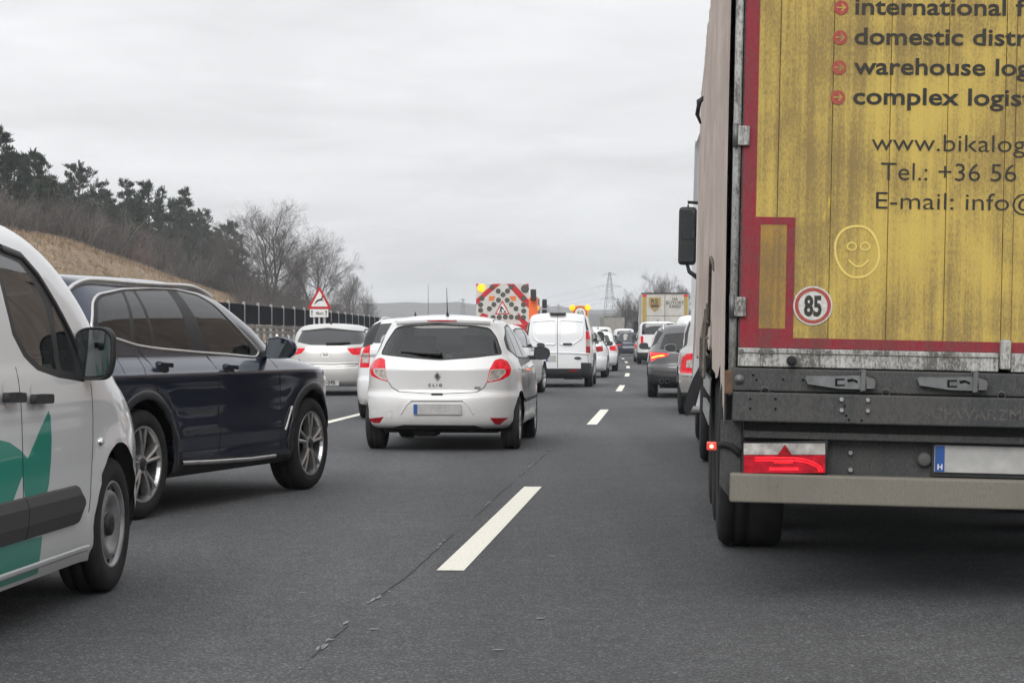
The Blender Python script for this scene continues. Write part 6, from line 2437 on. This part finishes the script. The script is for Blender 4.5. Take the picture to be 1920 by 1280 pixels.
# rear frame beams
zA0, zA1 = TL(1600, 737)[1], zr0 - .006
MB().box(-1.235, 1.235, -.02, .12, zA0, zA1).build('upper_crossbeam', M_frame, tr, bevel=.008)
zB0, zB1 = TL(1600, 794)[1], zA0 - .004
bm2 = MB().box(-1.225, 1.225, -.05, .10, zB0, zB1).build('lower_crossbeam', M_frame, tr, bevel=.008)
zC1, zC0 = TL(1600, 830)[1], TL(1600, 889)[1]
MB().box(-1.17, 1.17, .10, .16, zC0 - .02, zB0).build('lamp_carrier', M_frame, tr)
MB().box(-1.17, 1.17, .02, .11, TL(1600, 826)[1], TL(1600, 812)[1]).build('lamp_carrier_lip', M_frame, tr, bevel=.006)
z0, z1 = TL(1600, 946)[1], TL(1600, 892)[1]
xbL = TL(1368, 920)[0]
MB().box(xbL, -xbL, -.045, .06, z0, z1).build('underrun_bar', M_bump, tr, bevel=.010, seg=3)
MB().prism([(xbL + .004, z0 + .012), (xbL + .05, z0 + .012), (xbL + .05, zB0), (xbL - .045, zB0), (xbL - .045, z1 - .06)], .062, .085).build('side_bracket', M_frame, tr)
MB().prism([(-xbL - .004, z0 + .012), (-xbL - .05, z0 + .012), (-xbL - .05, zB0), (-xbL + .045, zB0), (-xbL + .045, z1 - .06)], .062, .085).build('side_bracket', M_frame, tr)
# latches, bolts, rings
for px0 in (1508, 1717, 1926, 2135):
    lev = [(0, 707), (5, 704.5), (60, 705), (108, 703.5), (108, 729), (60, 727), (5, 719)]
    lo = MB().prism([TL(px0 + a, q + (px0 - 1508) * .012) for a, q in lev], -.058, -.036).build('latch_lever', M_galv if False else simple('latch_steel', (.20, .205, .21), .5, .5, vary=.3, scale=20), tr, bevel=.003)
    MB().prism([TL(px0 + a, q + (px0 - 1508) * .012) for a, q in ((104, 694), (112, 694), (112, 731), (104, 731))], -.066, -.02).build('latch_pin', M_bolt, lo, bevel=.003)
    MB().prism([TL(px0 + a, q + (px0 - 1508) * .012) for a, q in ((114, 706), (130, 708), (132, 717), (128, 726), (114, 727))], -.062, -.02).build('latch_nut', M_bolt, lo, bevel=.004)
    MB().prism([TL(px0 + a, q + (px0 - 1508) * .012) for a, q in ((56, 709), (74, 709), (74, 712), (60, 712), (60, 720), (74, 720), (74, 723), (56, 723))], -.060, -.057).build('latch_slot', M_dark, lo)
    MB().prism([TL(px0 + a, q + (px0 - 1508) * .012) for a, q in ((78, 711), (88, 709), (98, 713), (98, 718), (90, 714), (80, 716))], -.060, -.057).build('latch_slot', M_dark, lo)
for px, py in ((1434, 732), (1660, 736), (1876, 741)):
    x_, z_ = TL(px, py)
    pts = [(x_ + .018 * math.cos(a), -.028 - .006 * math.sin(a), z_ + .017 * math.sin(a)) for a in [2 * math.pi * k / 16 for k in range(17)]]
    MB().tube(pts, .004, 6, False).build('tie_ring', M_bolt, tr, smooth=True)
x_, z_ = TL(1386, 711)
MB().lathe([(-.034, .002), (-.034, .012), (-.028, .013), (-.027, .022), (-.0205, .024)], 16, 'y', (x_, 0, z_)).build('pivot_bolt', M_bolt, tr, smooth=True)
for px, py in ((1576, 748), (1625, 749), (1576, 768), (1625, 769)):
    x_, z_ = TL(px, py)
    MB().lathe([(-.066, .002), (-.066, .009), (-.050, .011)], 6, 'y', (x_, 0, z_)).build('bolt', M_galv, bm2)
for px, py in ((1412, 703), (1418, 712), (1468, 711), (1505, 712), (1406, 747), (1453, 747), (1406, 765), (1453, 766), (1585, 778), (1590, 786), (1614, 787), (1582, 760)):
    x_, z_ = TL(px, py)
    MB().lathe([(-.0215 if py < 735 else -.0515, .0005), (-.0215 if py < 735 else -.0515, .006)], 8, 'y', (x_, 0, z_)).build('drilled_hole', M_dark, tr)
for px, py in ((1594, 848), (1594, 880)):
    x_, z_ = TL(px, py, .1)
    MB().lathe([(.075, .002), (.075, .010), (.10, .012)], 6, 'y', (x_, 0, z_)).build('bolt', M_galv, tr)
fit_text('SCHWARZMÜ', 1728, 1935, 783, 20, M_grayprint, bm2, .01, y=-.0512)
# tail lamps
for sg_ in (-1, 1):
    def lp(px, py):
        x, z = TL(px, py, .05)
        return (x if sg_ < 0 else -x, z)
    hs_ = MB().prism([lp(1391, 887), lp(1549, 887), lp(1549, 827), lp(1391, 827)], .02, .10).build('tail_lamp', M_black, tr, bevel=.006)
    MB().prism([lp(1394, 851), lp(1546, 851), lp(1546, 830), lp(1394, 830)], .010, .02).build('clear_lens', lamp_mat('dusty_clear_lens', (.50, .48, .46), 0), hs_)
    MB().prism([lp(1394, 885), lp(1546, 885), lp(1546, 852), lp(1394, 852)], .008, .02).build('red_lens', lamp_mat('red_lens_dim', (.46, .006, .02), .16), hs_)
    MB().prism([lp(1456, 853), lp(1485, 853), lp(1471, 832)], .004, .010).build('triangle_reflector', M_red_faint, hs_)
    glow = lamp_mat('red_tube_lit', (1.0, .015, .03), 1.2)
    for dy in (0, 5):
        pts = [lp(1415, 857 + dy), lp(1470, 857 + dy)] + [lp(1480 + (60 - dy) * math.sin(a), 857 + dy + (26 - dy) * (1 - math.cos(a))) for a in [math.pi / 2 * k / 12 for k in range(1, 13)]]
        MB().tube([(x, .006, z) for x, z in pts], .0035, 6).build('light_guide', glow, hs_, smooth=True)
    for (a, b_, c_, d_) in ((1450, 1485, 863, 867), (1442, 1496, 875, 880)):
        MB().prism([lp(a, d_), lp(b_, d_), lp(b_, c_), lp(a, c_)], .006, .009).build('lit_segment', glow, hs_)
# number plate
pz0, pz1 = TL(1800, 888)[1], TL(1800, 836)[1]
px0 = TL(1752, 860, .06)[0]
pl_ = MB().box(px0, px0 + .52, .062, .075, pz0, pz1).build('number_plate', M_plate, tr, bevel=.004)
MB().box(px0 + .003, px0 + .046, .059, .062, pz0 + .004, pz1 - .004).build('plate_band', M_plate_blue, pl_)
vs_, fs_ = text_geo('H', .035, .001)
mk('lettering', [(px0 + .013 + a, .0585, pz0 + .014 + b_) for a, b_, c_ in vs_], fs_, M_white_sign, pl_)
MB().box(px0 - .01, px0 + .53, .075, .10, pz0 - .018, pz1 + .012).build('plate_holder', M_black, tr)
x_, z_ = TL(1733, 861, .08)
MB().lathe([(.07, .002), (.07, .026), (.078, .033), (.10, .033)], 18, 'y', (x_, 0, z_)).build('plate_lamp', simple('grey_cap', (.10, .10, .10), .7), tr, smooth=True)
# marker lamp on its rubber arm
pts = [(*TL(1388, 850, .05), 0), (*TL(1372, 836, .05), 0), (*TL(1358, 832, .05), 0), (*TL(1345, 834, .05), 0)]
ma = MB().tube([(x, .05, z) for x, z, _ in pts], [.016, .015, .014, .014], 8).build('marker_lamp_arm', M_rubber, tr, smooth=True)
x_, z_ = TL(1334, 836, .05)
mh = MB().box(x_ - .022, x_ + .024, .03, .075, z_ - .018, z_ + .02).build('marker_lamp', lamp_mat('marker_lens', (.75, .08, .05), .5), ma, bevel=.006)
MB().lathe([(.022, .002), (.022, .008), (.03, .010)], 10, 'y', (x_, 0, z_)).build('marker_lamp_bulb', lamp_mat('marker_bulb', (1, .25, .2), 6), ma)

# side curtains with soft folds and a torn lower rear corner
for sg_ in (-1, 1):
    V, F = [], []
    ny, nz = 150, 16
    rc = random.Random(8)
    for i in range(ny + 1):
        y = .035 + 13.5 * i / ny
        fold = .012 * math.sin(y * 9.0) + .010 * math.sin(y * 4.3 + 1) + .02 * math.sin(y * .9)
        zlow = 1.02 + .015 * math.sin(y * 7)
        if y < 1.3 and sg_ < 0:
            zlow = .80 + .16 * y + .05 * rc.random() + (.05 if i % 3 else 0)
        elif sg_ < 0 and 3.0 < y < 6.5:
            zlow = 1.10 + .12 * rc.random()
        for j in range(nz + 1):
            z = zlow + (ZT - zlow) * j / nz
            env = math.sin(math.pi * min(1, (j + .5) / nz)) * .8 + .35
            V.append((sg_ * (1.255 + fold * env), y, z))
    for i in range(ny):
        for j in range(nz):
            a = i * (nz + 1) + j
            F.append((a, a + 1, a + nz + 2, a + nz + 1))
    mk('side_curtain', V, F, M_curtain, tr, smooth=True)
# loose webbing and the torn black flap
M_flap = simple('torn_black_sheet', (.022, .022, .024), .95, vary=.4, scale=8, bump=.4, spec=.05)
rc = random.Random(2)
V, F = [], []
n = 22
for i in range(n + 1):
    f = i / n
    y = 6.0 - 2.2 * f
    out_ = .12 + .10 * math.sin(f * 3.1)
    zt2 = 1.10 - .03 * f
    zb2 = .66 + .30 * abs(f - .62) ** 1.2 + .05 * rc.random()
    for j in range(5):
        g_ = j / 4
        V.append((-1.26 - out_ * g_ * (1 - .3 * g_) - .01 * rc.random(), y, zt2 + (zb2 - zt2) * g_))
for i in range(n):
    for j in range(4):
        a = i * 5 + j
        F.append((a, a + 1, a + 6, a + 5))
mk('torn_flap', V, F, M_flap, tr, smooth=True)
M_web = simple('frayed_webbing', (.16, .14, .12), .9, vary=.5, scale=30)
for k in range(7):
    y = 3.4 + .22 * k
    pts = [(-1.275 - .02 * rc.random(), y + rc.uniform(-.05, .05), 1.42 + rc.uniform(-.1, .1)), (-1.30 - .02 * rc.random(), y + rc.uniform(-.1, .1), 1.22), (-1.31, y + rc.uniform(-.15, .15), 1.03 - .06 * rc.random())]
    MB().tube(pts, .012, 5).build('frayed_strap', M_web, tr)
for zz in (1.12, 1.22, 1.32):
    MB().tube([(-1.295, 3.2, zz), (-1.30, 4.2, zz + .02), (-1.29, 5.1, zz)], .010, 5).build('frayed_strap', M_web, tr)
pts = [(-1.272, 2.6, 1.62), (-1.29, 2.75, 1.70), (-1.29, 2.95, 1.66), (-1.285, 3.3, 1.45), (-1.28, 3.7, 1.30)]
MB().tube(pts, .010, 6).build('curtain_strap', M_web, tr, smooth=True)
MB().box(-1.262, -1.225, -.02, .05, TL(1362, 738)[1], TL(1362, 694)[1]).build('rusty_end_plate', simple('rusty_brown', (.13, .075, .045), .85, vary=.4, scale=20), tr, bevel=.004)
# load floor, chassis, guards
MB().box(-1.24, 1.24, .125, 13.55, 1.00, 1.10).build('load_floor', M_under, tr)
MB().box(-1.23, 1.23, 13.5, 13.6, 1.0, ZT).build('front_wall', M_curtain, tr)
MB().box(-1.25, 1.25, .26, 13.6, ZT + .01, ZT + .06).build('roof', M_curtain, tr)
for sg_ in (-1, 1):
    MB().box(*sorted((sg_ * .38, sg_ * .50)), .2, 11.5, .70, 1.0).build('chassis_rail', M_under, tr)
    for zz in (.55, .78):
        MB().box(*sorted((sg_ * 1.19, sg_ * 1.22)), 6.4, 9.6, zz, zz + .12).build('side_guard', M_galv, tr)
    MB().box(*sorted((sg_ * .80, sg_ * 1.20)), 2.02, 2.06, .40, 1.0).build('mud_flap', M_flap, tr)
    for k, y in enumerate((2.7, 4.01, 5.32, 10.9, 15.1)):
        wz = .5 + (-TR_LOC.z) + (sg_ * 1.05 * TR_ROLL)
        wd = .36 if y < 10 else (.55 if y < 12 else .32)
        o = MB().lathe([(0, .30), (-.012, .40), (.0, .47), (.03, .495), (.07, .5), (.075, .488), (.09, .488), (.095, .5), (wd * .4, .5), (wd * .42, .488), (wd * .48, .488), (wd * .5, .5), (wd - .07, .5), (wd - .03, .495), (wd, .47), (wd, .3)], 40).build('wheel', M_rubber, tr, smooth=True)
        o.location = (sg_ * 1.215 if sg_ < 0 else 1.215 - wd, y, wz)
        rm = MB().lathe([(.015, .30), (.03, .28), (.12, .24), (.13, .15), (.06, .13), (.05, .01)], 28).build('rim', M_steelwheel, o, smooth=True)
        if sg_ > 0:
            rm.location = (wd, 0, 0)
            rm.scale = (-1, 1, 1)
MB().box(-1.0, 1.0, 2.62, 2.78, .45, .58).build('axle', M_under, tr)
MB().box(-.9, .9, .9, 1.6, .62, .95).build('rear_storage_box', M_under, tr)
MB().box(-1.215, -1.19, 3.2, 3.28, .62, .70).build('side_marker', M_red_on, tr)
# tractor cab ahead of the trailer
cab = MB().prism([(13.95, .45), (16.1, .45), (16.15, 1.6), (15.95, 2.9), (15.4, 3.55), (13.95, 3.6)], -1.22, 1.22, 'x').build('tractor_cab', P_white, tr, bevel=.08, seg=3)
MB().box(-1.15, 1.15, 10.0, 14.2, .55, .95).build('tractor_chassis', M_under, tr)


def trm(px, py, y0):
    return TL(px, py, y0)


for sg_ in (-1, 1):
    xa, za_ = trm(1272, 452, 15.0)
    xb2, zb2_ = trm(1307, 388, 15.0)
    if sg_ > 0:
        xa, xb2 = -xb2, -xa
    zc0, zc1 = trm(1272, 496, 15.0)[1], trm(1272, 457, 15.0)[1]
    xm0, xm1 = min(xa, xb2), max(xa, xb2)
    m1 = MB().box(xm0, xm1, 15.0, 15.17, zc0, zb2_).build('door_mirror', M_black, tr, bevel=.045, seg=3)
    for q0, q1 in ((za_ + .025, zb2_ - .045), (zc0 + .04, zc1 - .015)):
        mk('mirror_glass', [(xm0 + .03, 14.988, q0), (xm1 - .03, 14.988, q0), (xm1 - .03, 14.996 - .25 * (q1 - q0), q1), (xm0 + .03, 14.996 - .25 * (q1 - q0), q1)], [(0, 1, 2, 3)], M_mirror, m1)
    e_ = -1.22 if sg_ < 0 else 1.22
    MB().tube([(e_, 15.08, zb2_ + .05), ((xa + xb2) / 2, 15.08, zb2_ + .06), ((xa + xb2) / 2, 15.08, zb2_ - .02)], .022, 6).build('mirror_arm', M_black, tr, smooth=True)
    MB().tube([(e_, 15.08, zc0 - .16), ((xa + xb2) / 2 + .03 * (-sg_), 15.08, zc0 - .08), ((xa + xb2) / 2, 15.08, zc0 + .02)], [.035, .028, .022], 6).build('mirror_arm', M_black, tr, smooth=True)
x_, z_ = trm(1306, 205, 11.0)
MB().tube([(-1.25, 11.0, z_ + .12), (-1.30, 11.0, z_ + .08), (-1.315, 11.05, z_ - .05), (-1.28, 11.05, z_ - .14)], [.02, .03, .025, .012], 6).build('curtain_buckle', M_black, tr, smooth=True)
